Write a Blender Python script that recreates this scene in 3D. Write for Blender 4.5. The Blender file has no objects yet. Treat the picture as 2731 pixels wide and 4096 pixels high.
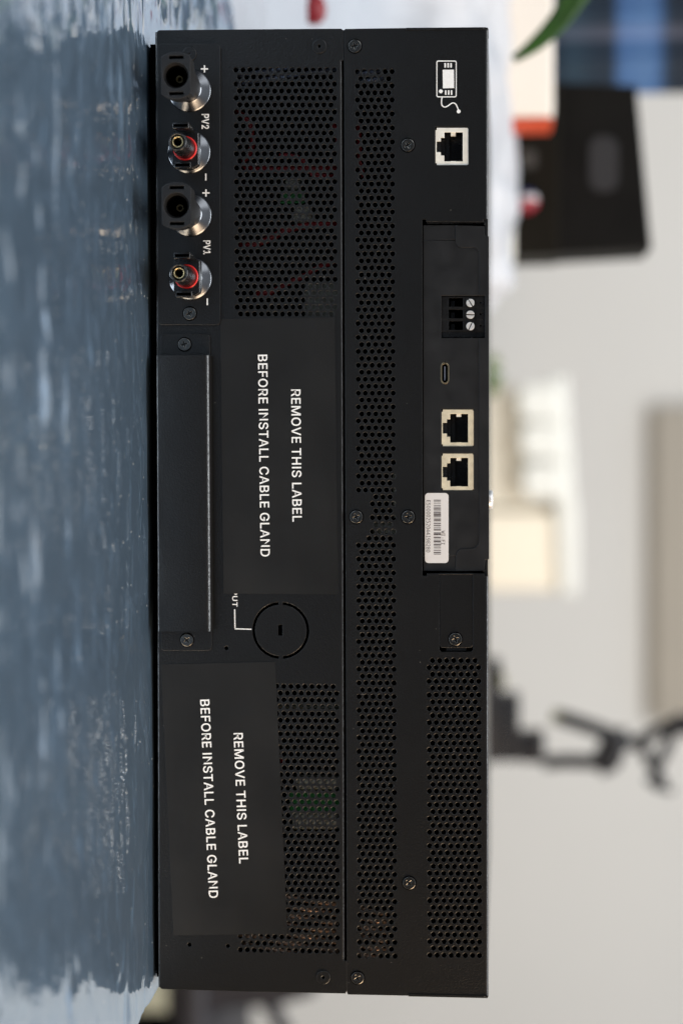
import bpy, bmesh, math, random
import numpy as np
from mathutils import Vector, Matrix
random.seed(4)
SC = bpy.context.scene
COL = SC.collection
# ------------------------------------------------------------------ camera
FL = 8300.0                      # focal length in photo pixels (36 mm = 4096 px)
DC = 0.876                       # camera to device front, metres
ZC = 0.147                       # camera height above the table
CAM = Vector((0.0, -DC, ZC))
TT = math.atan(616/FL)
PS = math.atan(345/FL*math.cos(TT))
FW = Vector((math.sin(PS)*math.cos(TT), math.cos(PS)*math.cos(TT), -math.sin(TT)))
UP = Vector((math.sin(PS)*math.sin(TT), math.cos(PS)*math.sin(TT), math.cos(TT)))
HR = Vector((math.cos(PS), -math.sin(PS), 0))
cam = bpy.data.cameras.new('camera')
camo = bpy.data.objects.new('camera', cam); COL.objects.link(camo)
M = Matrix.Identity(4)
for i in range(3):
    M[i][0] = UP[i]; M[i][1] = -HR[i]; M[i][2] = -FW[i]; M[i][3] = CAM[i]
camo.matrix_world = M
cam.sensor_fit = 'VERTICAL'; cam.sensor_height = 36.0; cam.sensor_width = 24.0
cam.lens = 36.0*FL/4096
cam.clip_start = 0.05; cam.clip_end = 50
cam.dof.use_dof = True; cam.dof.focus_distance = DC-0.003; cam.dof.aperture_fstop = 4.6
SC.camera = camo
# ------------------------------------------------------------------ world, exposure
W = bpy.data.worlds.new('World'); SC.world = W; W.use_nodes = True
_n = W.node_tree.nodes; _l = W.node_tree.links
_t = _n.new('ShaderNodeTexCoord'); _s = _n.new('ShaderNodeSeparateXYZ'); _r = _n.new('ShaderNodeValToRGB')
_l.new(_t.outputs['Generated'], _s.inputs[0]); _l.new(_s.outputs['Z'], _r.inputs['Fac'])
_r.color_ramp.elements[0].position = 0.0; _r.color_ramp.elements[0].color = (0.030, 0.033, 0.040, 1)
_r.color_ramp.elements[1].position = 1.0; _r.color_ramp.elements[1].color = (0.72, 0.79, 0.88, 1)
_e = _r.color_ramp.elements.new(0.6); _e.color = (0.30, 0.33, 0.38, 1)
_e = _r.color_ramp.elements.new(0.25); _e.color = (0.085, 0.093, 0.11, 1)
_l.new(_r.outputs['Color'], _n['Background'].inputs[0]); _n['Background'].inputs[1].default_value = 1.0   # dim room, lighter ceiling
SC.view_settings.view_transform = 'Standard'; SC.view_settings.look = 'None'
SC.view_settings.exposure = 0; SC.view_settings.gamma = 1
SC.view_settings.use_curve_mapping = False
SC.cycles.use_denoising = True
SC.cycles.max_bounces = 8
# ------------------------------------------------------------------ lamps
def lamp(name, loc, target, size, power, col, sy=None):
    l = bpy.data.lights.new(name, 'AREA'); l.shape = 'RECTANGLE'
    l.size = size; l.size_y = sy or size; l.energy = power; l.color = col
    o = bpy.data.objects.new(name, l); COL.objects.link(o)
    o.location = loc
    o.rotation_euler = (Vector(target)-Vector(loc)).to_track_quat('-Z', 'Y').to_euler()
    return o
lamp('window_light', (-1.7, -1.6, 1.5), (0, 0, 0.1), 1.3, 15, (0.93, 0.965, 1.0), 1.1)
lamp('ceiling_light', (0.0, -0.25, 2.0), (0.0, 0.1, 0), 1.5, 44, (0.95, 0.98, 1.0), 0.5)
lamp('warm_light', (1.35, -0.75, 0.7), (0.25, 0, 0.1), 0.8, 30, (1.0, 0.72, 0.46), 0.8)
lamp('wall_fill', (0.2, 0.95, 1.35), (0.3, 3.0, 0.15), 2.6, 27, (1.0, 0.985, 0.955), 0.4)  # added fill without a visible fixture, brightens the back wall

# ------------------------------------------------------------------ photo pixel -> point on the plane Y = y
def P(px, py, y=0.0):
    d = FW*FL + UP*(px-1365.5) + HR*(py-2048)
    t = (y-CAM.y)/d.y
    return CAM + d*t
def PZ(px, py, z=0.0):
    d = FW*FL + UP*(px-1365.5) + HR*(py-2048)
    t = (z-CAM.z)/d.z
    return CAM + d*t
R = 1/9500.0                     # one photo pixel at the device front, metres
WP = {}
def tag(o, label=None, cat=None, group=None, kind=None):
    if label: o['label'] = label
    if cat: o['category'] = cat
    if group: o['group'] = group
    if kind: o['kind'] = kind
    return o
def link(name, me, mat, parent, origin):
    o = bpy.data.objects.new(name, me); COL.objects.link(o)
    origin = Vector(origin)
    if parent is not None:
        o.parent = parent; o.location = origin - WP[parent.name]
    else:
        o.location = origin
    WP[o.name] = origin
    if mat and me is not None: me.materials.append(mat)
    return o
def empty(name, loc):
    return link(name, None, None, None, loc)
# ------------------------------------------------------------------ mesh builder (world coordinates)
class MB:
    def __init__(s): s.v = []; s.f = []; s.sm = []
    def add(s, vs, fs, smooth=False):
        n = len(s.v); s.v += [tuple(v) for v in vs]
        s.f += [tuple(i+n for i in f) for f in fs]; s.sm += [smooth]*len(fs)
        return s
    def box(s, x0, x1, y0, y1, z0, z1):
        v = [(x, y, z) for x in (x0, x1) for y in (y0, y1) for z in (z0, z1)]
        return s.add(v, [(0,1,3,2), (4,6,7,5), (0,4,5,1), (2,3,7,6), (0,2,6,4), (1,5,7,3)])
    def rbox(s, x0, x1, y0, y1, z0, z1, r, seg=3):
        bm = bmesh.new(); bmesh.ops.create_cube(bm, size=1)
        for v in bm.verts:
            v.co = Vector(((x0+x1)/2+v.co.x*(x1-x0), (y0+y1)/2+v.co.y*(y1-y0), (z0+z1)/2+v.co.z*(z1-z0)))
        bmesh.ops.bevel(bm, geom=bm.edges[:], offset=r, segments=seg, profile=0.5, affect='EDGES')
        bm.verts.index_update()
        s.add([v.co[:] for v in bm.verts], [[v.index for v in f.verts] for f in bm.faces], True); bm.free()
        return s
    def loft(s, rings, closed=True, cap0=False, cap1=False, smooth=True):
        n = len(rings[0]); b = len(s.v)
        s.v += [tuple(p) for r in rings for p in r]
        m = n if closed else n-1
        for i in range(len(rings)-1):
            for j in range(m):
                a = b+i*n+j; c = b+i*n+(j+1) % n
                s.f.append((a, c, c+n, a+n)); s.sm.append(smooth)
        if cap0: s.f.append(tuple(b+j for j in range(n))[::-1]); s.sm.append(False)
        if cap1: s.f.append(tuple(b+(len(rings)-1)*n+j for j in range(n))); s.sm.append(False)
        return s
    def lathe(s, c, prof, n=32, cap0=False, cap1=False, hz=None, smooth=True):
        # axis towards the camera (-Y); prof = (radius, outward distance)
        rings = []
        for k, (r, L) in enumerate(prof):
            h = hz[k] if hz else 9
            rings.append([(c[0]+r*math.cos(a), c[1]-L, c[2]+max(-h, min(h, r*math.sin(a)))) for a in
                          [2*math.pi*j/n for j in range(n)]])
        return s.loft(rings, True, cap0, cap1, smooth)
    def tube(s, pts, rad, n=10, cap=True):
        pts = [Vector(p) for p in pts]; rings = []
        if not isinstance(rad, (list, tuple)): rad = [rad]*len(pts)
        ref = None
        for i, p in enumerate(pts):
            t = (pts[min(i+1, len(pts)-1)]-pts[max(i-1, 0)]).normalized()
            if ref is None:
                ref = t.orthogonal().normalized()
            a = (ref - t*ref.dot(t)).normalized(); ref = a; b = t.cross(a)
            rings.append([p+(a*math.cos(q)+b*math.sin(q))*rad[i] for q in [2*math.pi*j/n for j in range(n)]])
        return s.loft(rings, True, cap, cap)
    def mesh(s, me, off=(0,0,0)):
        n = len(s.v); s.v += [(v.co.x+off[0], v.co.y+off[1], v.co.z+off[2]) for v in me.vertices]
        for p in me.polygons: s.f.append(tuple(i+n for i in p.vertices)); s.sm.append(False)
        return s
    def build(s, name, mat, parent=None, origin=None):
        a = np.array(s.v)
        if origin is None:
            origin = ((a[:,0].min()+a[:,0].max())/2, (a[:,1].min()+a[:,1].max())/2, a[:,2].min())
        a = a-np.array(origin)
        me = bpy.data.meshes.new(name); me.from_pydata(a.tolist(), [], s.f)
        me.polygons.foreach_set('use_smooth', s.sm); me.update()
        return link(name, me, mat, parent, origin)
def curve_mesh(polys, front, thick, bevel=0.0, res=1):
    """polys: closed outlines of (x, z) metres; the front face lies at Y = front, the back at front + thick"""
    c = bpy.data.curves.new('c', 'CURVE'); c.dimensions = '2D'; c.fill_mode = 'BOTH'
    c.extrude = max(thick/2-bevel, 0); c.bevel_depth = bevel; c.bevel_resolution = res
    for p in polys:
        s = c.splines.new('POLY'); s.points.add(len(p)-1)
        for a, b in zip(s.points, p): a.co = (b[0], b[1], 0, 1)
        s.use_cyclic_u = True
    o = bpy.data.objects.new('c', c); me = bpy.data.meshes.new_from_object(o)
    bpy.data.objects.remove(o); bpy.data.curves.remove(c)
    for v in me.vertices:
        x, y, z = v.co; v.co = (x, front+thick/2-z, y)
    return me
def px2(pts, y=0.0):
    return [(q.x, q.z) for q in (P(a, b, y) for a, b in pts)]
def circ(c, r, n=16, ph=0.0):
    return [(c[0]+r*math.cos(ph+2*math.pi*i/n), c[1]+r*math.sin(ph+2*math.pi*i/n)) for i in range(n)]
def rrect_px(x0, y0, x1, y1, r, n=5):
    pts = []
    for cx, cy, a in ((x1-r, y1-r, 0), (x0+r, y1-r, 90), (x0+r, y0+r, 180), (x1-r, y0+r, 270)):
        for i in range(n+1):
            t = math.radians(a+90*i/n); pts.append((cx+r*math.cos(t), cy+r*math.sin(t)))
    return pts
def plate(name, polys_px, front, thick, mat, parent=None, bevel=0.0, extra=(), b=None):
    mb = MB() if b is None else b
    mb.mesh(curve_mesh([px2(p, front) for p in polys_px]+list(extra), front, thick, bevel))
    return mb.build(name, mat, parent) if b is None else mb
# ------------------------------------------------------------------ materials
def mat(name, col, rough=0.5, metal=0.0, spec=0.5, bump=None, noise=None, coat=0.0, aniso=0.0):
    m = bpy.data.materials.new(name); m.use_nodes = True
    n = m.node_tree.nodes; l = m.node_tree.links; b = n['Principled BSDF']
    b.inputs['Base Color'].default_value = (*col, 1); b.inputs['Roughness'].default_value = rough
    b.inputs['Metallic'].default_value = metal; b.inputs['Specular IOR Level'].default_value = spec
    b.inputs['Coat Weight'].default_value = coat; b.inputs['Coat Roughness'].default_value = 0.08
    tc = n.new('ShaderNodeTexCoord')
    if bump:
        sc, st, di = bump
        t = n.new('ShaderNodeTexNoise'); t.inputs['Scale'].default_value = sc; t.inputs['Detail'].default_value = 3
        l.new(tc.outputs['Object'], t.inputs['Vector'])
        q = n.new('ShaderNodeBump'); q.inputs['Strength'].default_value = st; q.inputs['Distance'].default_value = di
        l.new(t.outputs['Fac'], q.inputs['Height']); l.new(q.outputs['Normal'], b.inputs['Normal'])
    if noise:
        sc, amt = noise
        t = n.new('ShaderNodeTexNoise'); t.inputs['Scale'].default_value = sc; t.inputs['Detail'].default_value = 5
        l.new(tc.outputs['Object'], t.inputs['Vector'])
        r = n.new('ShaderNodeValToRGB'); l.new(t.outputs['Fac'], r.inputs['Fac'])
        r.color_ramp.elements[0].position = 0.3; r.color_ramp.elements[1].position = 0.7
        r.color_ramp.elements[0].color = (*[c*(1-amt) for c in col], 1)
        r.color_ramp.elements[1].color = (*[min(1, c*(1+amt)) for c in col], 1)
        l.new(r.outputs['Color'], b.inputs['Base Color'])
        r2 = n.new('ShaderNodeMapRange'); l.new(t.outputs['Fac'], r2.inputs['Value'])
        r2.inputs['To Min'].default_value = max(0, rough-0.1); r2.inputs['To Max'].default_value = min(1, rough+0.1)
        l.new(r2.outputs['Result'], b.inputs['Roughness'])
    return m
def powder_mat(name, col, rough):
    m = mat(name, col, rough, 0, 0.54, (1500, 0.36, 0.0004))
    n = m.node_tree.nodes; l = m.node_tree.links; b = n['Principled BSDF']
    tc = [x for x in n if x.type == 'TEX_COORD'][0]
    # faint large blotches plus scattered pale dust flecks
    t = n.new('ShaderNodeTexNoise'); t.inputs['Scale'].default_value = 45; t.inputs['Detail'].default_value = 6
    l.new(tc.outputs['Object'], t.inputs['Vector'])
    r = n.new('ShaderNodeValToRGB'); l.new(t.outputs['Fac'], r.inputs['Fac'])
    r.color_ramp.elements[0].position = 0.3; r.color_ramp.elements[1].position = 0.72
    r.color_ramp.elements[0].color = (*[c*0.82 for c in col], 1)
    r.color_ramp.elements[1].color = (*[c*1.2 for c in col], 1)
    v = n.new('ShaderNodeTexVoronoi'); v.inputs['Scale'].default_value = 210
    l.new(tc.outputs['Object'], v.inputs['Vector'])
    s = n.new('ShaderNodeValToRGB'); l.new(v.outputs['Distance'], s.inputs['Fac'])
    s.color_ramp.elements[0].position = 0.025; s.color_ramp.elements[0].color = (1,1,1,1)
    s.color_ramp.elements[1].position = 0.06; s.color_ramp.elements[1].color = (0,0,0,1)
    w = n.new('ShaderNodeSeparateColor'); l.new(v.outputs['Color'], w.inputs['Color'])
    g = n.new('ShaderNodeMath'); g.operation = 'GREATER_THAN'; g.inputs[1].default_value = 0.82
    l.new(w.outputs['Red'], g.inputs[0])
    k = n.new('ShaderNodeMath'); k.operation = 'MULTIPLY'; l.new(s.outputs['Color'], k.inputs[0]); l.new(g.outputs[0], k.inputs[1])
    x = n.new('ShaderNodeMix'); x.data_type = 'RGBA'; x.inputs[7].default_value = (0.16, 0.15, 0.14, 1)
    l.new(k.outputs[0], x.inputs[0]); l.new(r.outputs['Color'], x.inputs[6]); l.new(x.outputs[2], b.inputs['Base Color'])
    return m
BLACK = powder_mat('powder_coated_steel', (0.0042, 0.0040, 0.0037), 0.31)
PLAST = mat('black_plastic', (0.009, 0.009, 0.0093), 0.38, 0, 0.5, (2600, 0.15, 0.0002), (120, 0.12))
PLAST2 = mat('satin_black_plastic', (0.007, 0.007, 0.0073), 0.26, 0, 0.5, None, (200, 0.1))
CHROME = mat('dark_bright_nut', (0.12, 0.124, 0.132), 0.25, 1.0, 0.5, (900, 0.05, 0.0002))
SCREWM = mat('blackened_screw', (0.14, 0.135, 0.125), 0.26, 1.0, 0.5, (900, 0.1, 0.0002))
VOID = mat('painted_cavity_shade', (0.002, 0.002, 0.002), 0.9, 0, 0.0)  # near-black, the shade of recesses and gaps put into the colour
LABELM = mat('matt_black_label', (0.0085, 0.0083, 0.0078), 0.38, 0, 0.42, (60, 0.25, 0.0015), (30, 0.12))
WHITE = mat('white_print', (0.80, 0.81, 0.80), 0.5, 0, 0.3, None, (1200, 0.05))
NICKEL = mat('brushed_nickel', (0.84, 0.82, 0.74), 0.42, 0.25, 0.5, (1500, 0.1, 0.0002), (300, 0.08))
WARMN = mat('warm_nickel', (0.76, 0.68, 0.50), 0.4, 0.4, 0.5, (1500, 0.1, 0.0002), (300, 0.1))
GOLD = mat('gold_plating', (0.75, 0.6, 0.32), 0.3, 1.0)
STEEL = mat('bright_steel', (0.75, 0.75, 0.74), 0.32, 0.5, 0.5, (1500, 0.1, 0.0002))
RED = mat('red_rubber', (0.55, 0.012, 0.009), 0.4)
REDW = mat('red_wire', (0.20, 0.002, 0.005), 0.5)
GREEN = mat('green_circuit_board', (0.010, 0.17, 0.025), 0.5)
GREYI = mat('grey_component', (0.30, 0.30, 0.25), 0.5)
COPPER = mat('copper_winding', (0.60, 0.40, 0.29), 0.35, 0.5)
BLUEI = mat('varnished_winding', (0.25, 0.28, 0.38), 0.3, 0.6)
STICK = mat('glossy_white_sticker', (0.62, 0.61, 0.60), 0.35, 0, 0.5, None, (300, 0.02))
INK = mat('brown_black_ink', (0.03, 0.014, 0.01), 0.5)
BLUEP = mat('grey_blue_tongue', (0.10, 0.12, 0.17), 0.4)

# ================================================================== THE SETTING
WALLM = mat('painted_wall', (0.70, 0.695, 0.675), 0.85, 0, 0.2, (80, 0.05, 0.001), (1.2, 0.035))
FLOORM = mat('pale_floor', (0.42, 0.40, 0.36), 0.5, 0, 0.4, None, (3, 0.08))
tag(MB().box(-4.5, 4.5, 3.05, 3.15, -0.75, 3.0).build('wall', WALLM), kind='structure')
tag(MB().box(-4.5, 4.5, -3.0, 3.05, -0.80, -0.75).build('floor', FLOORM), kind='structure')

# table under the foil
X_EDGE = (PZ(634, 3938).x + PZ(545, 4096).x)/2
TABM = mat('white_laminate', (0.62, 0.62, 0.60), 0.4, 0, 0.5, None, (8, 0.04))
tb = empty('table', (-0.25, 0.17, -0.75))
tag(tb, 'white laminate table carrying the blue grey foil and the black inverter', 'table')
MB().rbox(-0.80, X_EDGE-0.004, -0.62, 0.97, -0.03, -0.0035, 0.003).build('tabletop', TABM, tb)
for lx in (-0.75, X_EDGE-0.06):
    for ly in (-0.57, 0.92):
        MB().rbox(lx-0.02, lx+0.02, ly-0.02, ly+0.02, -0.75, -0.03, 0.003).build('leg', TABM, tb)

# ------------------------------------------------------------------ crinkled foil
def vnoise(x, y, seed):
    rs = np.random.RandomState(seed); T = rs.rand(256, 256)
    xi = np.floor(x).astype(int); yi = np.floor(y).astype(int); fx = x-xi; fy = y-yi
    fx = fx*fx*fx*(fx*(fx*6-15)+10); fy = fy*fy*fy*(fy*(fy*6-15)+10)
    g = lambda i, j: T[(xi+i) % 256, (yi+j) % 256]
    return (g(0,0)*(1-fx)+g(1,0)*fx)*(1-fy)+(g(0,1)*(1-fx)+g(1,1)*fx)*fy-0.5
def foil_z(X, Y):
    wx = X+0.012*vnoise(X*18, Y*18, 5); wy = Y+0.012*vnoise(X*18+40, Y*18, 6)
    z = 0.0014*vnoise(wx*7, wy*16, 1)+0.0006*vnoise(wx*20, wy*45+9, 2)+0.00022*vnoise(wx*40, wy*120+9, 21)+0.00055*vnoise(wx*30, wy*62, 50)
    ux = X+0.02*vnoise(X*9, Y*12, 41); uy = Y+0.022*vnoise(X*7, Y*6, 42)+0.10*X*vnoise(X*3, Y*5, 47)   # faceted folds running along the table
    z += 0.0021*np.abs(vnoise(ux*20+uy*9, uy*55, 43))+0.0014*np.abs(vnoise(ux*48-uy*20, uy*105, 44))
    z += 0.00045*np.abs(vnoise(ux*80+uy*30, uy*230, 45))*np.clip(0.8+2*vnoise(X*9, Y*9, 46), 0, 2)
    rs = np.random.RandomState(77)                                          # long creases drifting towards the device
    for k in range(95):
        x0 = rs.uniform(-0.30, 0.22); y0 = rs.uniform(-0.30, 0.0); a = rs.uniform(-0.15, 0.5); ln = rs.uniform(0.02, 0.10)
        w = rs.uniform(0.0011, 0.0028); h = rs.choice([-1, 1])*w*rs.uniform(0.10, 0.26)
        dx = X-x0; d = Y-(y0+a*dx+0.010*(vnoise(X*14+k*7.7, X*0+k, 60)))
        z += h*np.exp(-np.abs(d/w)**1.5)*np.exp(-(dx/ln)**4)
    m = np.clip(vnoise(X*11+7, Y*11+2, 8)*5-0.4, 0, 1)                        # patches of fine cross ripples
    z += m*0.00042*vnoise(wx*230, wy*120, 9)
    z += 0.00005*vnoise(wx*160, wy*160, 10)
    return z
xs = np.concatenate([np.linspace(-0.62, -0.25, 120), np.linspace(-0.2485, X_EDGE, 330)])
ys = np.concatenate([np.linspace(-0.60, -0.30, 90), np.linspace(-0.2985, 0.10, 300), np.linspace(0.102, 0.95, 230)])
XX, YY = np.meshgrid(xs, ys, indexing='ij')
ZZ = foil_z(XX, YY)
# flattened under and just in front of the device
flat = np.clip((-(YY)-0.001)/0.014, 0.25, 1)
flat = np.where((YY > 0.02) & (XX > -0.175) & (YY < 0.36), 0.12, flat)
flat = np.where(XX < -0.180, np.maximum(flat, 1.0)*(1+2.2*np.clip((-0.180-XX)/0.02, 0, 1)), flat)
ZZ = ZZ*flat
V = np.stack([XX, YY, ZZ], -1)
rows = [V[i] for i in range(V.shape[0])]
for k, (dx, dz) in enumerate([(0.0015, -0.0004), (0.0026, -0.0016), (0.003, -0.004), (0.0033, -0.02), (0.003, -0.05), (0.004, -0.09)]):
    r = V[-1].copy(); r[:, 0] += dx + 0.002*vnoise(ys*30, ys*0+k*0.3, 20)*k/3; r[:, 2] = r[:, 2]*(1 if k < 2 else 0.3)+dz
    rows.append(r)
V = np.stack(rows, 0); nx, ny = V.shape[:2]
idx = np.arange(nx*ny).reshape(nx, ny)
F4 = np.stack([idx[:-1,:-1], idx[1:,:-1], idx[1:,1:], idx[:-1,1:]], -1).reshape(-1, 4)
me = bpy.data.meshes.new('foil_sheet'); me.from_pydata(V.reshape(-1, 3).tolist(), [], F4.tolist())
me.polygons.foreach_set('use_smooth', [True]*len(F4)); me.update()
def foil_mat():
    m = bpy.data.materials.new('crinkled_foil'); m.use_nodes = True
    n = m.node_tree.nodes; l = m.node_tree.links; n.remove(n['Principled BSDF'])
    out = n['Material Output']
    tc = n.new('ShaderNodeTexCoord')
    t = n.new('ShaderNodeTexNoise'); t.noise_type = 'RIDGED_MULTIFRACTAL'; t.inputs['Scale'].default_value = 75; t.inputs['Detail'].default_value = 3; t.inputs['Distortion'].default_value = 0.6
    l.new(tc.outputs['Object'], t.inputs['Vector'])
    bp = n.new('ShaderNodeBump'); bp.inputs['Strength'].default_value = 0.45; bp.inputs['Distance'].default_value = 0.0006
    l.new(t.outputs['Fac'], bp.inputs['Height'])
    g1 = n.new('ShaderNodeBsdfGlossy'); g1.inputs['Color'].default_value = (0.82, 0.87, 0.92, 1); g1.inputs['Roughness'].default_value = 0.03
    g2 = n.new('ShaderNodeBsdfGlossy'); g2.inputs['Color'].default_value = (0.37, 0.53, 0.70, 1); g2.inputs['Roughness'].default_value = 0.42
    d = n.new('ShaderNodeBsdfDiffuse'); d.inputs['Color'].default_value = (0.5, 0.5, 0.48, 1)
    l.new(bp.outputs['Normal'], g1.inputs['Normal']); l.new(bp.outputs['Normal'], g2.inputs['Normal'])
    m1 = n.new('ShaderNodeMixShader'); m1.inputs[0].default_value = 0.42
    l.new(g1.outputs[0], m1.inputs[1]); l.new(g2.outputs[0], m1.inputs[2])
    v = n.new('ShaderNodeTexVoronoi'); v.inputs['Scale'].default_value = 330
    l.new(tc.outputs['Object'], v.inputs['Vector'])
    lt = n.new('ShaderNodeMath'); lt.operation = 'LESS_THAN'; lt.inputs[1].default_value = 0.11; l.new(v.outputs['Distance'], lt.inputs[0])
    s = n.new('ShaderNodeSeparateColor'); l.new(v.outputs['Color'], s.inputs['Color'])
    gt = n.new('ShaderNodeMath'); gt.operation = 'GREATER_THAN'; gt.inputs[1].default_value = 0.86; l.new(s.outputs['Red'], gt.inputs[0])
    mu = n.new('ShaderNodeMath'); mu.operation = 'MULTIPLY'; l.new(lt.outputs[0], mu.inputs[0]); l.new(gt.outputs[0], mu.inputs[1])
    m2 = n.new('ShaderNodeMixShader'); l.new(mu.outputs[0], m2.inputs[0]); l.new(m1.outputs[0], m2.inputs[1]); l.new(d.outputs[0], m2.inputs[2])
    l.new(m2.outputs[0], out.inputs['Surface'])
    return m
tag(link('foil_sheet', me, foil_mat(), None, (0, 0, 0)), 'crinkled mirror-like blue grey foil sheet spread under the black inverter', 'foil')

# ================================================================== THE INVERTER
xl = P(1000, 122).x; xr = P(1000, 3965).x; ztop = P(1950, 2000).z; zbot = P(634, 2000).z
dev = empty('inverter', ((xl+xr)/2, 0.17, zbot))
tag(dev, 'black steel inverter on blue grey foil, vents, sockets and two black labels facing the viewer', 'inverter')
# ---- perforation grids (corners in photo pixels; wide rows alternate with rows one hole shorter)
HR_ = 1.07e-3
def grid(p00, p01, p10, p11, ncol, nrow, wide_first=True, keep=None):
    """perforated field as its own cells: returns (builder, outline of the field)"""
    A, B, C_, D_ = (P(*p) for p in (p00, p01, p10, p11)); b = MB(); N = 16; bv = 0.00016
    def G(c, r): t = r/(nrow-1); return (A+(C_-A)*t).lerp(B+(D_-B)*t, c/(ncol-1))
    def quad(c0, c1, r):
        q = [G(c0, r-.5), G(c1, r-.5), G(c1, r+.5), G(c0, r+.5)]
        b.add([(p.x, 0, p.z) for p in q], [(0, 1, 2, 3)])
    for r in range(nrow):
        wide = (r % 2 == 0) == wide_first
        if not wide: quad(-.5, 0, r); quad(ncol-1, ncol-.5, r)
        for k in range(ncol if wide else ncol-1):
            c = k if wide else k+.5
            m = G(c, r)+Vector((random.uniform(-1, 1), 0, random.uniform(-1, 1)))*0.00004
            if keep and not keep(m): quad(c-.5, c+.5, r); continue
            q = [G(c-.5, r-.5), G(c+.5, r-.5), G(c+.5, r+.5), G(c-.5, r+.5)]
            outer = []
            for e in range(4):
                for u in range(N//4): outer.append(q[e].lerp(q[(e+1) % 4], u/(N//4)))
            a0 = math.atan2(q[0].z-m.z, q[0].x-m.x); sg = 1 if ((q[1]-q[0]).x*(q[2]-q[1]).z-(q[1]-q[0]).z*(q[2]-q[1]).x) > 0 else -1
            def ring(rad, y): return [(m.x+rad*math.cos(a0+sg*2*math.pi*u/N), y, m.z+rad*math.sin(a0+sg*2*math.pi*u/N)) for u in range(N)]
            b.loft([[(p.x, 0, p.z) for p in outer], ring(HR_+bv, 0), ring(HR_+bv*0.3, bv*0.3), ring(HR_, bv), ring(HR_, 0.0012)], smooth=False)
    o = [G(-.5, -.5), G(ncol-.5, -.5), G(ncol-.5, nrow-.5), G(-.5, nrow-.5)]
    return b, [(p.x, p.z) for p in o]
def zx(px, py): q = P(px, py); return q.z, q.x
LB1 = [(881.5, 1275.6), (1337.6, 1269.8), (1353, 2376), (894, 2374)]
LB2 = [(644.5, 2657.5), (1100.5, 2647.5), (1149, 3734.7), (694, 3741.5)]
e2 = px2(LB2)
def keepB(q):   # leave out the rows hidden under the lower label
    ax, az = e2[1]; bx, bz = e2[2]
    t = (q.x-ax)/(bx-ax)
    return not (t < 1.005 and q.z < az+(bz-az)*t-0.0028)
gA = grid((944.3, 279.8), (1337, 279.8), (948.9, 1255.9), (1339.7, 1255.9), 15, 36)
gB = grid((953, 2743), (1346, 2747), (962, 3799), (1349, 3806), 15, 40, False, keepB)
zc1, xc1 = zx(1478, 1982); zc2, xc2 = zx(1458, 2170); zc3, xc3 = zx(1460, 2143)
def keepC(q):
    if xc1 < q.x < xc2 and q.z < (zc1 if q.x < xc3 else zc2): return False
    return True
gC = grid((1429.2, 287), (1567.3, 286.5), (1437.9, 3823.6), (1578.6, 3824.5), 6, 129, True, keepC)
gD = grid((1715, 2642.4), (1913, 2642.4), (1718.5, 3820.3), (1916.6, 3822), 8, 44, False)
# ---- lower panel
kc = P(1123, 2522); k_o = 117*R; k_i = 103*R
def cslot(a0, a1, n=22):
    o = [(kc.x+k_o*math.cos(a), kc.z+k_o*math.sin(a)) for a in [math.radians(a0+(a1-a0)*i/n) for i in range(n+1)]]
    i_ = [(kc.x+k_i*math.cos(a), kc.z+k_i*math.sin(a)) for a in [math.radians(a1+(a0-a1)*i/n) for i in range(n+1)]]
    return o+i_
low_out = [(632, 124), (640, 122), (1000, 118.5), (1364, 116), (1371, 122), (1371.5, 240), (1357, 241), (1368, 3843), (1385, 3844),
           (1386, 3965), (1380, 3973), (1000, 3966), (646, 3955), (640, 3945)]
low_out = rrect_px(0,0,0,0,0)[:0]+low_out
small = [circ((P(906, 2592.6).x, P(906, 2592.6).z), 10*R), circ((P(758.5, 3779).x, P(758.5, 3779).z), 10*R),
         circ((P(912, 3784).x, P(912, 3784).z), 10*R)]
centre_slot = px2([(1111, 2498), (1131, 2498), (1131, 2544), (1111, 2544)])
b = MB()
plate('', [low_out], 0.0, 0.0012, None, bevel=0.00016, extra=[gA[1], gB[1]]+[cslot(3.5, 176.5), cslot(183.5, 356.5), centre_slot]+small, b=b)
# rounded fold along the seam and along the base
def fold(b, p0, p1, rad, up, n=8, depth=0.03, y0=0.0):
    A = P(*p0); B = P(*p1); rings = []
    s = 1 if up else -1
    prof = [(rad*math.sin(t)*s, rad-rad*math.cos(t)) for t in [math.pi/2*i/n for i in range(n+1)]]+[(rad*s, rad+depth)]
    for dz, dy in prof:
        rings.append([(A.x, y0+dy, A.z+dz), (B.x, y0+dy, B.z+dz)])
    b.loft(rings, closed=False)
fold(b, (1357, 242), (1368, 3843), 0.0012, True)
fold(b, (632, 128), (645, 3950), 0.0013, False)
for g_ in (gA, gB): b.add(g_[0].v, g_[0].f)
b.build('lower_panel', BLACK, dev)
# ---- upper panel with its cut-outs
rj1 = [(1737, 505), (1873, 504), (1874, 661), (1738, 662)]
up_out = [(1377, 122), (1381, 117), (1500, 115), (1621, 113.5), (1621, 121), (1940, 117), (1941, 876), (1930, 876), (1930, 886), (1705, 885), (1705, 876),
          (1686, 876), (1687, 2305), (1707, 2305), (1708, 2296), (1935, 2296), (1935, 2305), (1941, 2306), (1942, 3982), (1640, 3974), (1640, 3982), (1392, 3977), (1389, 3970)]
hatch_hole = [(1754, 2297.5), (1755, 2600), (1762, 2609), (1885, 2609), (1892, 2600), (1891, 2297.5)]
b = MB()
plate('', [up_out, rj1, hatch_hole], 0.0, 0.0012, None, bevel=0.00016, extra=[gC[1], gD[1]], b=b)
fold(b, (1941, 118), (1941, 876), 0.0010, True)
fold(b, (1942, 2306), (1942, 3982), 0.0010, True)
for g_ in (gC, gD): b.add(g_[0].v, g_[0].f)
b.build('upper_panel', BLACK, dev)
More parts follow.
